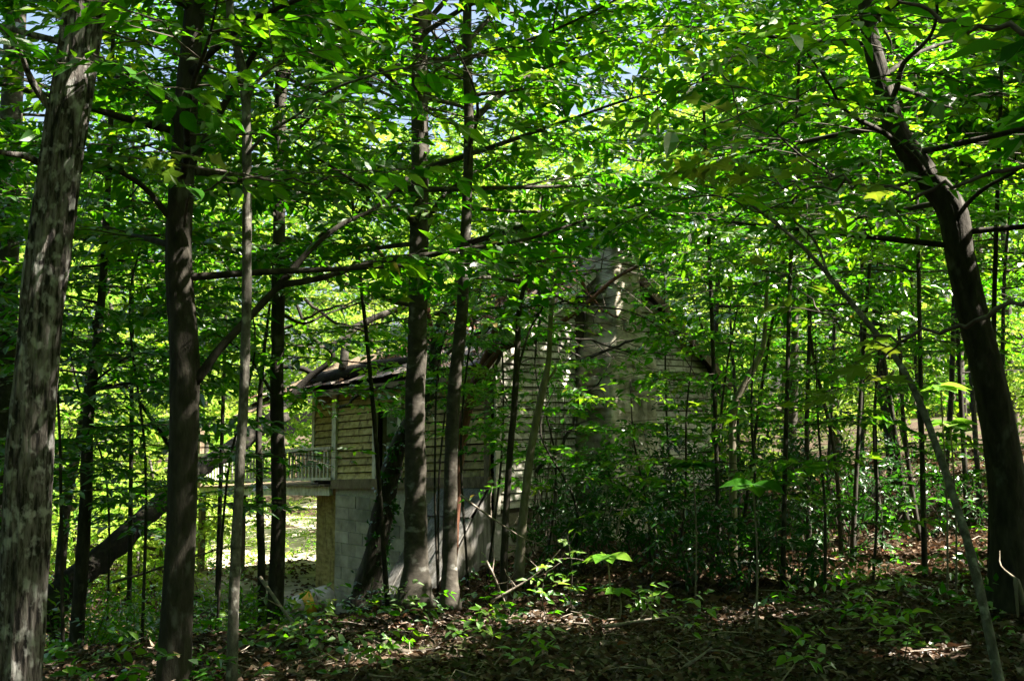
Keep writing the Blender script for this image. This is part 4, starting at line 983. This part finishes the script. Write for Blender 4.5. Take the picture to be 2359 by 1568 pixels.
# evergreen shrubs in front of the chimney and the right thicket
def shrub(base, h, w, label, group, mat=DARKLEAF, leaf=.09, M=240, hue0=.5, K=8, name="shrub", cat="shrub"):
    base = np.array(base, float); base[2] = float(ground_z(base[0], base[1])) - .04
    t = thing(name, label, cat, base, group)
    bag = Bag(); st = Bag()
    for k in range(5):
        tip = base + np.array([rng.normal(0, w * .4), rng.normal(0, w * .4), h * rng.uniform(.6, .95)])
        st.stem(spline([base + .05 * rng.standard_normal(3) * [1, 1, 0], (base + tip) / 2 + .08 * rng.standard_normal(3), tip], 4), .014, .004, 5)
    u = norm(rng.standard_normal((M, 3))) * rng.random((M, 1)) ** .45
    B = base + np.array([0, 0, h * .55]) + u * np.array([w * .5, w * .5, h * .45])
    sprays(bag, B, u * [1, 1, .4] + .6 * rng.standard_normal((M, 3)), .3, K, leaf, .5, True, hue0, .2, st, .42)
    bag.build("foliage", mat, t, False, True, True); st.build("stems", TWIG, t, False, False, True)
    return t
SG = "dark evergreen shrubs in front of the chimney and thicket"
for i, (px, py, d, h, w) in enumerate([(1420, 1280, 14, 1.7, 1.3), (1500, 1270, 14.5, 1.9, 1.5), (1340, 1300, 13.5, 1.5, 1.2), (1560, 1260, 15, 2.4, 1.8), (1280, 1330, 13, 1.1, 1.1), (1650, 1250, 14.5, 2.0, 1.7),
                                       (1760, 1270, 13, 1.9, 1.6), (1850, 1250, 14, 2.0, 1.6), (1960, 1270, 13, 1.5, 1.4), (1700, 1330, 10.5, 1.0, 1.1), (1830, 1360, 10, .95, 1.1), (1590, 1340, 10.8, 1.0, 1.0), (2060, 1210, 16, 1.8, 1.8), (2200, 1230, 15, 1.5, 1.6)]):
    p = P(px, py, d)
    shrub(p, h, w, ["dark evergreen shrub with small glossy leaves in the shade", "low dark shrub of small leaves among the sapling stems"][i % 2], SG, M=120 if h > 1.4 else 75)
# leafy shrubs on the left, in front of the lit clearing, and brush along the house foot
LG = "leafy bushes low on the left side"
for i, (px, py, d, h, w) in enumerate([(250, 1330, 16, 1.4, 1.6), (330, 1350, 15, 1.0, 1.4), (480, 1330, 17, 1.2, 1.4), (520, 1350, 14, .9, 1.0), (230, 1450, 11, .7, 1.0), (330, 1420, 12, .6, 1.2), (560, 1440, 11, .5, .8), (140, 1250, 19, 2.2, 2.0), (470, 1240, 24, 1.8, 2.2)]):
    p = P(px, py, d)
    shrub(p, h, w, ["low green bush growing on the shaded ground at left", "loose leafy bush growing near the fallen trunk"][i % 2], LG, GREEN, .085, 80, .6)
# branchy mid-storey trees filling left and right of the house
for (px, py, d, h, r, lb) in [(300, 1380, 14, 8, .035, "slim leafy tree standing left behind the forked dark trunk"), (500, 1350, 16, 9, .04, "slim leafy tree near the left end of the porch"),
                               (90, 1400, 12, 7, .035, "slim leafy tree just right of the lichen trunk's foot"), 
                               (895, 1410, 11.5, 7, .03, "spindly leafy sapling left of the thick middle beech"), 
                               (1700, 1290, 13, 8, .024, "slim leafy tree right of the chimney"), (1800, 1300, 10, 8, .026, "slim leafy tree standing left of the arching sapling"), (2130, 1330, 9.5, 7.5, .026, "slim leafy tree between the arching sapling and leaning trunk"),
                               (1660, 1350, 11, 8, .026, "slim leafy tree above the tallest whorled seedling"), (2280, 1330, 10, 8, .026, "slim leafy tree behind the leaning trunk"), (1960, 1300, 11.5, 8, .026, "slim leafy tree in the middle of the thicket")]:
    p = P(px, py, d); b0 = np.array([p[0], d, float(ground_z(p[0], d)) - .06])
    ln = rng.normal(0, .8, 2)
    tr = np.array([b0, b0 + np.array([ln[0] * .3, ln[1] * .3, h * .35]), b0 + np.array([ln[0] * .7, ln[1] * .7, h * .7]), b0 + np.array([ln[0], ln[1], h])])
    low = 2.0 if px < 1100 else 2.7
    tree("understory_tree", lb, "tree", tr, np.array([r, r * .85, r * .6, r * .2]), BARK_DARK, (), [(low, h * .95, 18, 1.3, 2.8, .12)], leaf=.12, dens=.85, hue0=rng.uniform(.35, .6), seg=8, flare=.15, group="slim leafy trees around the house", mat=GREEN, fine=True)

for (px, d, h, lb) in [(1010, 14.5, 5.2, "leafy sapling before the roof between the two beeches"), (1120, 15.2, 5.6, "leafy sapling before the gable corner"), (1320, 13.2, 2.6, "low leafy sapling spreading before the foot of the gable boards"), (1080, 14.2, 5.6, "leafy sapling whose sprays droop before the porch roof and gable corner"), (1255, 15.5, 4.4, "leafy sapling whose leaves cover the gable left of the chimney"),
                       (1010, 16.2, 5.6, "leafy sapling whose top hides the roof slope"), (1560, 15.8, 5.0, "leafy sapling before the right hand gable boards"),
                       (1640, 15.5, 5.8, "leafy sapling standing right of the chimney before the roof edge")]:
    p = P(px, 1300, d); b0 = np.array([p[0], d, float(ground_z(p[0], d)) - .06])
    tr = np.array([b0, b0 + [rng.normal(0, .15), 0, h * .4], b0 + [rng.normal(0, .3), 0, h * .75], b0 + [rng.normal(0, .4), 0, h]])
    tree("leafy_sapling", lb, "sapling", tr, np.array([.02, .017, .012, .005]), BARK_DARK, (), [(b0[2] + h * .45, b0[2] + h * .97, 11, .7, 1.7, .12)], leaf=.12, dens=.75, hue0=.5, seg=7, flare=.1, group="leafy saplings before the house", fine=False)

for (px, d, h, lb) in [(150, 8.5, 4.2, "leafy sapling spreading flat dark leaf layers right of the lichen trunk"), (330, 9.5, 4.6, "leafy sapling with level leaf layers before the fallen trunk"), (500, 10.5, 4.4, "leafy sapling with level leaf layers left of the porch railing"),
                       (60, 10.5, 5.0, "leafy sapling half hidden behind the lichen trunk"), (250, 12.5, 5.4, "leafy sapling standing over the fallen trunk's root end"), (410, 13, 5.0, "leafy sapling straight behind the forked dark trunk")]:
    p = P(px, 1400, d); b0 = np.array([p[0], d, float(ground_z(p[0], d)) - .06])
    tr = np.array([b0, b0 + [rng.normal(0, .15), 0, h * .4], b0 + [rng.normal(0, .3), 0, h * .75], b0 + [rng.normal(0, .4), 0, h]])
    tree("leafy_sapling", lb, "sapling", tr, np.array([.016, .013, .009, .004]), BARK_DARK, (), [(b0[2] + h * (.3 if px != 820 else .5), b0[2] + h * .97, 13, .8, 1.9, .08)], leaf=.11, dens=.85, hue0=.4, seg=7, flare=.1, group="leafy saplings on the left", fine=True, flat=.2)

# ------------------------------------------------------------------ shade trees added unseen beside and behind the camera (towards the sun)
for (x, y, h, M) in [(4.6, 4.4, 4.2, 260), (5.2, 6.6, 4.6, 260), (3.9, 2.6, 3.8, 220), (6.6, 8.4, 5.0, 260), (5.8, 2.2, 4.6, 220)]:
    b0 = np.array([x + .9, y, float(ground_z(x + .9, y)) - .1]); tp = np.array([x, y, h])
    tree("canopy_tree", "low leafy tree added just outside the right edge of the view for its shade", "tree", np.array([b0, (b0 + tp) / 2, tp]), np.array([.04, .03, .012]), BARK_BEECH, (), (), top=(tp - [0, 0, .3], 1.5, 1.0, M), group="low trees outside the right edge", hue0=.5, seg=8)
CAN = []
for gx in np.arange(-13, 18, 5.0):
    for gy in np.arange(-14, 24, 5.0):
        x = gx + rng.uniform(-1.3, 1.3); y = gy + rng.uniform(-1.3, 1.3)
        if y > 15 and x < 4: continue
        if y > 12 and x < -4: continue
        CAN.append((x, y))
for (x, y) in CAN:
    h = rng.uniform(9.5, 12.5) + .1 * max(y, 0)
    b0 = np.array([x, y, 0.0]); tp = np.array([x, y, h])
    if abs(x) < abs(y) * .62 + 1.2 and y > 0:      # crown overhead, stem outside the picture
        b0[0] = (y * .62 + 1.6) * (1 if x >= 0 else -1)
    elif abs(x) < 1.5 and abs(y) < 1.5: b0[1] = -2.0
    b0[2] = float(ground_z(b0[0], b0[1])) - .1
    tree("canopy_tree", "tall canopy tree standing outside the view whose crown shades the forest floor", "tree", np.array([b0, (b0 * .6 + tp * .4) + [0, 0, .8], tp]), np.array([.16, .12, .05]), BARK_BEECH, (), (), top=(tp, 3.3, 1.8, 450), group="canopy trees towards the sun", hue0=.5)

# the wood goes on unseen around and behind the camera, added to cut skylight
bag = Bag(); M = 11500
a = rng.uniform(0, 2 * math.pi, M); rr = rng.uniform(15, 27, M)
x = rr * np.cos(a); y = 3 + rr * np.sin(a)
m = (abs(x) > .72 * y + 3) & (y < 20)
x, y = x[m], y[m]; M = len(x)
z = ground_z(x, y) + (9 + 4 * vnoise(x * .3, y * .3)) * rng.random(M) ** .9
sprays(bag, np.stack([x, y, z], -1), rng.standard_normal((M, 3)) * [1, 1, .4], 1.0, 7, .42, .6, False, .5, .2, None, .6)
o = bag.build("surrounding_woods", GREEN, None, False, True, True); o["label"] = "dense woodland continuing unseen around the viewpoint"

# ------------------------------------------------------------------ trees behind the house
def far_tree(x, y, h, r, label, group, M=420, leaf=.2, hue0=.6, mat=BRIGHT, bark=BARK_BEECH, crown0=.25, tr_r=.14):
    b0 = np.array([x, y, float(ground_z(x, y)) - .1]); tp = b0 + np.array([rng.normal(0, .4), rng.normal(0, .4), h])
    t = thing("background_tree", label, "tree", b0, group)
    mid = (b0 + tp) / 2 + np.array([rng.normal(0, .25), 0, 0])
    stem_obj("trunk", [b0, mid, tp], tr_r, .03, bark, t, 8, 4, .05, .2)
    bag = Bag()
    nl = 16
    for i in range(nl):
        f = crown0 + (1 - crown0) * (i + rng.random()) / nl
        c = b0 + (tp - b0) * f; az = i * 2.4 + rng.normal(0, .4)
        rr = r * (1.05 - .5 * abs(f - .55) * 1.6) * rng.uniform(.6, 1.1)
        q = limb_pts(c, az, rr, rng.uniform(0, .4), 5)
        if i % 2 == 0: mk("limb", *(lambda v: (v[0], [v[1], v[2]]))(tube(q, .05, .012, 5)), bark, t, True)
        m = M // nl
        w = rng.random(m) ** .7
        B = np.stack([np.interp(w, np.linspace(0, 1, 5), q[:, k]) for k in range(3)], -1) + rng.normal(0, 1, (m, 3)) * np.array([.38, .38, .22]) * (r / 2.5)
        D = (q[-1] - q[0]) / rr + .8 * rng.standard_normal((m, 3))
        sprays(bag, B, D * [1, 1, .5], .6, 8, leaf, .5, False, np.clip(hue0 + rng.normal(0, .12), 0, 1), .15, None, .6)
    bag.build("crown", mat, t, False, True, True)
    return t
BG = "sunlit trees in the woods behind the house"
blabs = ["sunlit yellow green tree in the bright woods behind the house", "leafy tree in the woods behind the thicket", "tall tree with a high crown beyond the clearing"]
for (x, y, h, r, k) in [(-15, 30, 9, 3, 0), (-11.5, 34, 11, 3.4, 0), (-9.6, 31, 7, 2.2, 0), (-5, 36, 10, 3.2, 0), (-2, 33, 8, 2.8, 0), (1.5, 35, 11, 3.2, 0), (-18, 36, 13, 3.8, 2), (-13, 42, 15, 4, 2), (-6, 43, 13, 3.8, 2), (0, 44, 15, 4, 2),
                        (4.5, 31, 12, 3.2, 1), (7.5, 27, 10, 3, 1), (10, 31, 13, 3.4, 1), (13, 27, 11, 3.2, 1), (16, 32, 14, 3.8, 1), (6, 38, 15, 3.8, 2), (11, 40, 16, 4, 2), (18, 40, 17, 4.2, 2), (9, 23.5, 8, 2.4, 1), (12.5, 22, 9, 2.6, 1), (5.2, 26, 8, 2.4, 1),
                        (-10, 24, 6, 2.2, 0), (-13, 21, 8, 2.6, 0), (-3.2, 27, 5, 1.8, 0), (15, 20, 11, 3, 1)]:
    dark = k == 1
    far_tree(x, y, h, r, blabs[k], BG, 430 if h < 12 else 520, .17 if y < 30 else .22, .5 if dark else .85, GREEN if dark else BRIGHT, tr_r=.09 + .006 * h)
CG = "sunlit bushes in the clearing behind the house"
for i in range(26):
    y = rng.uniform(25, 36); x = rng.uniform(-.62 * y, .1 * y) if i < 18 else rng.uniform(.15 * y, .62 * y)
    if -.30 < x / y < -.16: x += .2 * y * (1 if i % 2 else -1)
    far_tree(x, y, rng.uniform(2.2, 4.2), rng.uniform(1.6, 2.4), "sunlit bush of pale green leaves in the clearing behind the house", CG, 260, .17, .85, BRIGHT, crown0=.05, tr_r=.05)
# far wood: one mass of foliage closing the horizon
bag = Bag(); M = 22500
x = rng.uniform(-48, 48, M); y = rng.uniform(48, 66, M)
hmax = 17 + 5 * vnoise(x * .18, y * .1) * 2 + 2 * vnoise(x * .6, y * .3) * 2 + np.where(abs(x - 2) < 12, 2.5, 2)
zz = ground_z(x, y) + hmax * rng.random(M) ** .8
sprays(bag, np.stack([x, y, zz], -1), rng.standard_normal((M, 3)) * [1, 1, .4], 1.1, 8, .40, .6, False, .62, .2, None, .62)
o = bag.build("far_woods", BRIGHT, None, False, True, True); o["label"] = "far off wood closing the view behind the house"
st = Bag()
for i in range(70):
    xx = rng.uniform(-40, 40); yy = rng.uniform(46, 62); g = float(ground_z(xx, yy))
    st.stem(np.array([[xx, yy, g - .2], [xx + rng.normal(0, .3), yy, g + 7], [xx + rng.normal(0, .6), yy, g + 14]]), .17, .06, 6)
o = st.build("far_trunks", BARK_BEECH, None, False, False, True); o["label"] = "tree trunks of the far off wood"

# ------------------------------------------------------------------ ground plants and dead branches
bag = Bag(); n = 2600
y = rng.uniform(5, 26, n); x = (rng.random(n) - .5) * 2 * (y * .56)
m = vnoise(x * .8 + 4, y * .8) + .12 * (x > 2) + .1 * (x < -3) > .05
x, y = x[m], y[m]; n = len(x)
B = np.stack([x, y, ground_z(x, y) + rng.uniform(.04, .32, n)], -1)
a = rng.uniform(0, 6.28, n)
sprays(bag, B, np.stack([np.cos(a), np.sin(a), rng.uniform(-.1, .5, n)], -1), .17, 5, .07, .4, True, .5, .2, None, .6)
o = bag.build("ground_cover", GREEN, None, False, True, True); o["label"] = "small green seedlings scattered through the leaf litter"
bag = Bag(); n = 900
y = 4.4 + 12 * rng.random(n) ** 1.2; x = (rng.random(n) - .5) * 2 * (y * .56)
for i in range(n):
    a = rng.uniform(0, 6.28); l = rng.uniform(.08, .45); d = np.array([math.cos(a), math.sin(a), rng.normal(0, .12)])
    p0 = np.array([x[i], y[i], float(ground_z(x[i], y[i])) + .035]); p1 = p0 + d * l * .5 + .03 * rng.standard_normal(3); p2 = p0 + d * l; p2[2] = max(p2[2], float(ground_z(p2[0], p2[1])) + .02)
    bag.stem(np.array([p0, p1, p2]), rng.uniform(.003, .008), .002, 4)
o = bag.build("twig_litter", DEADWOOD, None, False, False, True); o["label"] = "short dead twigs strewn over the fallen leaves"
# young plants with a stem
for i, (px, py, d, h) in enumerate([(735, 1480, 8.5, .42), (925, 1440, 8.6, .35), (1260, 1420, 8.3, .5), (1310, 1400, 9, .7), (1120, 1500, 7, .3), (1500, 1430, 8, .35), (1230, 1540, 6.2, .3), (1600, 1480, 7, .4), (860, 1540, 6.4, .25), (700, 1500, 7.6, .3), (2000, 1480, 7, .35), (1850, 1540, 6, .3), (2080, 1520, 6.2, .3), (300, 1480, 9, .4)]):
    p = P(px, py, d); b0 = np.array([p[0], d, float(ground_z(p[0], d))])
    t = thing("seedling", ["small leafy seedling rising from the leaf litter", "low green seedling with a few spread leaves on the forest floor"][i % 2], "plant", b0, "seedlings on the forest floor")
    stem_obj("stem", [b0 - [0, 0, .02], b0 + [rng.normal(0, .03), 0, h * .5], b0 + [rng.normal(0, .05), 0, h]], .005, .002, TWIG, t, 5, 3)
    bag = Bag(); mm = 9
    B = b0 + np.array([[rng.normal(0, .02), rng.normal(0, .02), h * f] for f in np.linspace(.35, 1, mm)])
    aa = np.arange(mm) * 2.4
    sprays(bag, B, np.stack([np.cos(aa), np.sin(aa), np.full(mm, .2)], -1), .16, 5, .075, .3, True, .55, .15, None, .55)
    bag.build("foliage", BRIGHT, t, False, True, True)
# fallen dead branches
def dead_branch(pts, r, label, sidesn=4, mat=DEADWOOD):
    pts = np.asarray(pts, float)
    for p in pts: p[2] = max(p[2], float(ground_z(p[0], p[1])) + r)
    t = thing("dead_branch", label, "branch", pts[0], "fallen dead branches on the forest floor")
    p = spline(pts, 4); V, Q, T = tube(p, r, r * .35, 7, .08); mk("stem", V, [Q, T], mat, t, True)
    q, tn, u = along(p, np.linalg.norm(np.diff(p, axis=0), axis=1).sum() / (sidesn + 1), .2)
    for i in range(len(q)):
        dv = norm(tn[i] * .7 + .8 * rng.standard_normal(3)); dv[2] = abs(dv[2]) * .8
        l = rng.uniform(.15, .4)
        V, Q, T = tube(spline([q[i], q[i] + dv * l * .5 + .02 * rng.standard_normal(3), q[i] + dv * l], 3), r * .45, r * .12, 5, .08); mk("side_twig", V, [Q, T], mat, t)
dead_branch(px_line([(1060, 1140), (1130, 1190), (1200, 1235), (1250, 1255)], [9.6, 9.6, 9.6, 9.6]), .012, "bare pale branch hanging beside the slender beech", 3)
dead_branch(px_line([(1120, 1290), (1140, 1330), (1165, 1390), (1180, 1420)], 8.8), .013, "forked sunlit dead branch propped left of the gable sapling", 4)
dead_branch(px_line([(1130, 1385), (1200, 1345), (1250, 1310), (1290, 1265)], 9.0), .013, "sunlit dead branch reaching up right of the gable sapling", 5)
dead_branch(px_line([(1380, 1460), (1440, 1435), (1500, 1425), (1560, 1420)], 8.0), .018, "sunlit stick lying on the leaves below the whorled seedling", 2)
dead_branch(px_line([(860, 1330), (850, 1380), (840, 1400), (830, 1430)], 12.0), .012, "pale broken stick in front of the dead cedar's foot", 2)
dead_branch(px_line([(1420, 1230), (1432, 1180), (1442, 1155)], 12.0), .016, "pale upright stick before the chimney's foot", 0)
dead_branch(px_line([(2000, 1400), (2080, 1370), (2200, 1380), (2330, 1420)], 8.5), .022, "dead branch lying left of the leaning trunk's foot", 4, TWIG)
dead_branch(px_line([(1800, 1500), (1880, 1440), (1960, 1400), (2040, 1330)], 8.8), .016, "dark stick crossing the leaf litter below the thicket", 4, TWIG)
dead_branch(px_line([(1960, 1480), (1945, 1430), (1950, 1350), (1940, 1300)], 8.6), .014, "curved pale stick standing below the thicket", 1)
dead_branch(px_line([(600, 1330), (650, 1400), (700, 1470), (745, 1530)], [9, 8.4, 7.8, 7.2]), .016, "slanting bare stick at the foot of the dark porch tree", 3, BARK_PALE)
dead_branch(px_line([(1560, 1560), (1600, 1520), (1640, 1490)], 6.4), .014, "stick lying in the leaf litter at the bottom edge", 1)
dead_branch(px_line([(870, 1500), (900, 1480), (930, 1500), (980, 1540)], 7.0), .03, "short dark rotten branch in the leaf litter near the bottom centre", 1, TWIG)
dead_branch(px_line([(260, 1340), (330, 1320), (420, 1290), (520, 1260)], [13, 13, 13, 13]), .02, "thin dead branch lying behind the forked dark trunk", 5, TWIG)
dead_branch(px_line([(2359, 1390), (2340, 1330), (2345, 1420)], [6.2, 6.2, 6.2]), .02, "curled pale root loop at the right edge by the leaning trunk", 0, BARK_PALE)

# dark tangle of dead branches over the roof and gable
TG = [[(1010, 640), (1060, 600), (1150, 580), (1260, 600), (1340, 650)], [(1120, 900), (1150, 820), (1210, 740), (1290, 690), (1390, 660), (1480, 600)], [(1090, 560), (1140, 640), (1200, 700), (1280, 720)],
      [(1300, 560), (1330, 620), (1390, 690), (1430, 740)], [(1000, 830), (1080, 790), (1180, 780), (1330, 790), (1450, 820), (1600, 810)], [(1190, 560), (1230, 640), (1240, 740), (1220, 830)], [(870, 560), (900, 640), (950, 700), (1000, 760)],
      [(690, 690), (760, 740), (850, 760), (950, 800), (1030, 860)], [(1240, 1080), (1300, 1000), (1330, 920), (1420, 860)], [(1050, 700), (1110, 690), (1200, 640), (1310, 640), (1390, 620)], [(640, 760), (700, 720), (790, 700), (880, 720)], [(780, 930), (850, 900), (930, 880), (1010, 830)], [(1000, 720), (1080, 680), (1170, 600), (1230, 530)], [(1100, 760), (1200, 720), (1290, 640), (1370, 560)], [(1150, 560), (1180, 650), (1250, 760), (1340, 830)], [(1000, 660), (1090, 760), (1150, 870), (1170, 980)], [(1320, 840), (1420, 790), (1520, 780), (1600, 740)], [(930, 740), (1000, 790), (1060, 800), (1120, 850)]]
for i, L in enumerate(TG):
    pts = px_line(L, 16.6 + .5 * (i % 4)) + rng.normal(0, .05, (len(L), 3))
    t = thing("dead_branch", "bare dark dead branch in the tangle over the roof", "branch", pts[0], "bare branches tangled over the roof")
    p = spline(pts, 5); p[1:] += rng.normal(0, .025, (len(p) - 1, 3)); V, Q, T = tube(p, .035 if i % 3 else .05, .01, 6, .1); mk("stem", V, [Q, T], BARK_DARK if i % 3 else BARK_RED, t, True)
    q, tn, u = along(p, .32, .1)
    for k in range(len(q)):
        dv = norm(tn[k] * .7 + rng.standard_normal(3)); l = rng.uniform(.3, .9)
        V, Q, T = tube(spline([q[k], q[k] + dv * l * .5 + .05 * rng.standard_normal(3), q[k] + dv * l + [0, 0, -.1]], 3), .011, .004, 4, .1); mk("side_twig", V, [Q, T], TWIG, t)
# broken boards hanging from the porch eave
for k in range(5):
    t = 5.6 + k * .48; za = eave_z(t) - .1
    beam("eave_splinter", H(-.35, t, za), H(-.95 - rng.uniform(0, .25), t + rng.uniform(-.5, .5), za - rng.uniform(.15, .4)), .12, .025, PORCHWOOD, rf)
# weeds on the pale lit-ground sheet and leaves on the basement slab
bag = Bag(); n = 900
y = rng.uniform(25, 46, n); x = -.235 * y + rng.normal(0, 2.6, n)
a = rng.uniform(0, 6.28, n)
sprays(bag, np.stack([x, y, ground_z(x, y) + rng.uniform(.05, .5, n)], -1), np.stack([np.cos(a), np.sin(a), rng.uniform(0, .8, n)], -1), .35, 6, .12, .5, False, .75, .2, None, .5)
o = bag.build("clearing_weeds", BRIGHT, None, False, True, True); o["label"] = "sunlit weeds growing over the ground coloured pale for sunlight behind the house"
n = 500; s_ = rng.uniform(-.7, 2.8, n); t_ = rng.uniform(5.2, 10.5, n); a = rng.uniform(0, 6.28, n)
pos = np.array([H(u_, v_, -2.345 + rng.uniform(0, .02)) for u_, v_ in zip(s_, t_)]); L = rng.uniform(.08, .18, n)
V, T, Hh = leaves(pos, np.stack([np.cos(a), np.sin(a), rng.normal(0, .2, n)], -1), norm(ZZ + .35 * rng.standard_normal((n, 3))), L, L * .6, np.clip(rng.normal(.5, .25, n), 0, 1), False, .2, .2)
o = mk("slab_leaf_litter", V, T, LITTER, None, False, Hh, True); o["label"] = "brown leaves lying on the concrete slab under the porch"

# ------------------------------------------------------------------ a label of its own for every repeat in view
ORD = "first second third fourth fifth sixth seventh eighth ninth tenth eleventh twelfth thirteenth fourteenth fifteenth sixteenth seventeenth eighteenth nineteenth twentieth".split()
ORD += ["twenty " + w for w in ORD[:9]] + ["thirtieth"]
def screen_x(o): return o.location[0] / max(o.location[1], .1)
def in_order(group, text):
    g = sorted([o for o in bpy.data.objects if o.get("group") == group and o.parent is None], key=screen_x)
    for i, o in enumerate(g): o["label"] = text.format(ORD[i])
in_order(GR, "thin dark sapling, {} from the left in the right hand thicket")
in_order(SG, "dark evergreen shrub, {} from the left before chimney and thicket")
in_order("forest trees right of the house", "slim trunked forest tree right of the house, {} from the left")
in_order(BG, "sunlit tree of the woods behind, {} from the left")
in_order(CG, "pale green sunlit bush in the clearing behind, {} from the left")
in_order(LG, "low green bush on the left side, {} from the left")
in_order("seedlings on the forest floor", "small leafy seedling in the leaf litter, {} from the left")
in_order("bare branches tangled over the roof", "bare dark dead branch tangled over the roof, {} from the left")
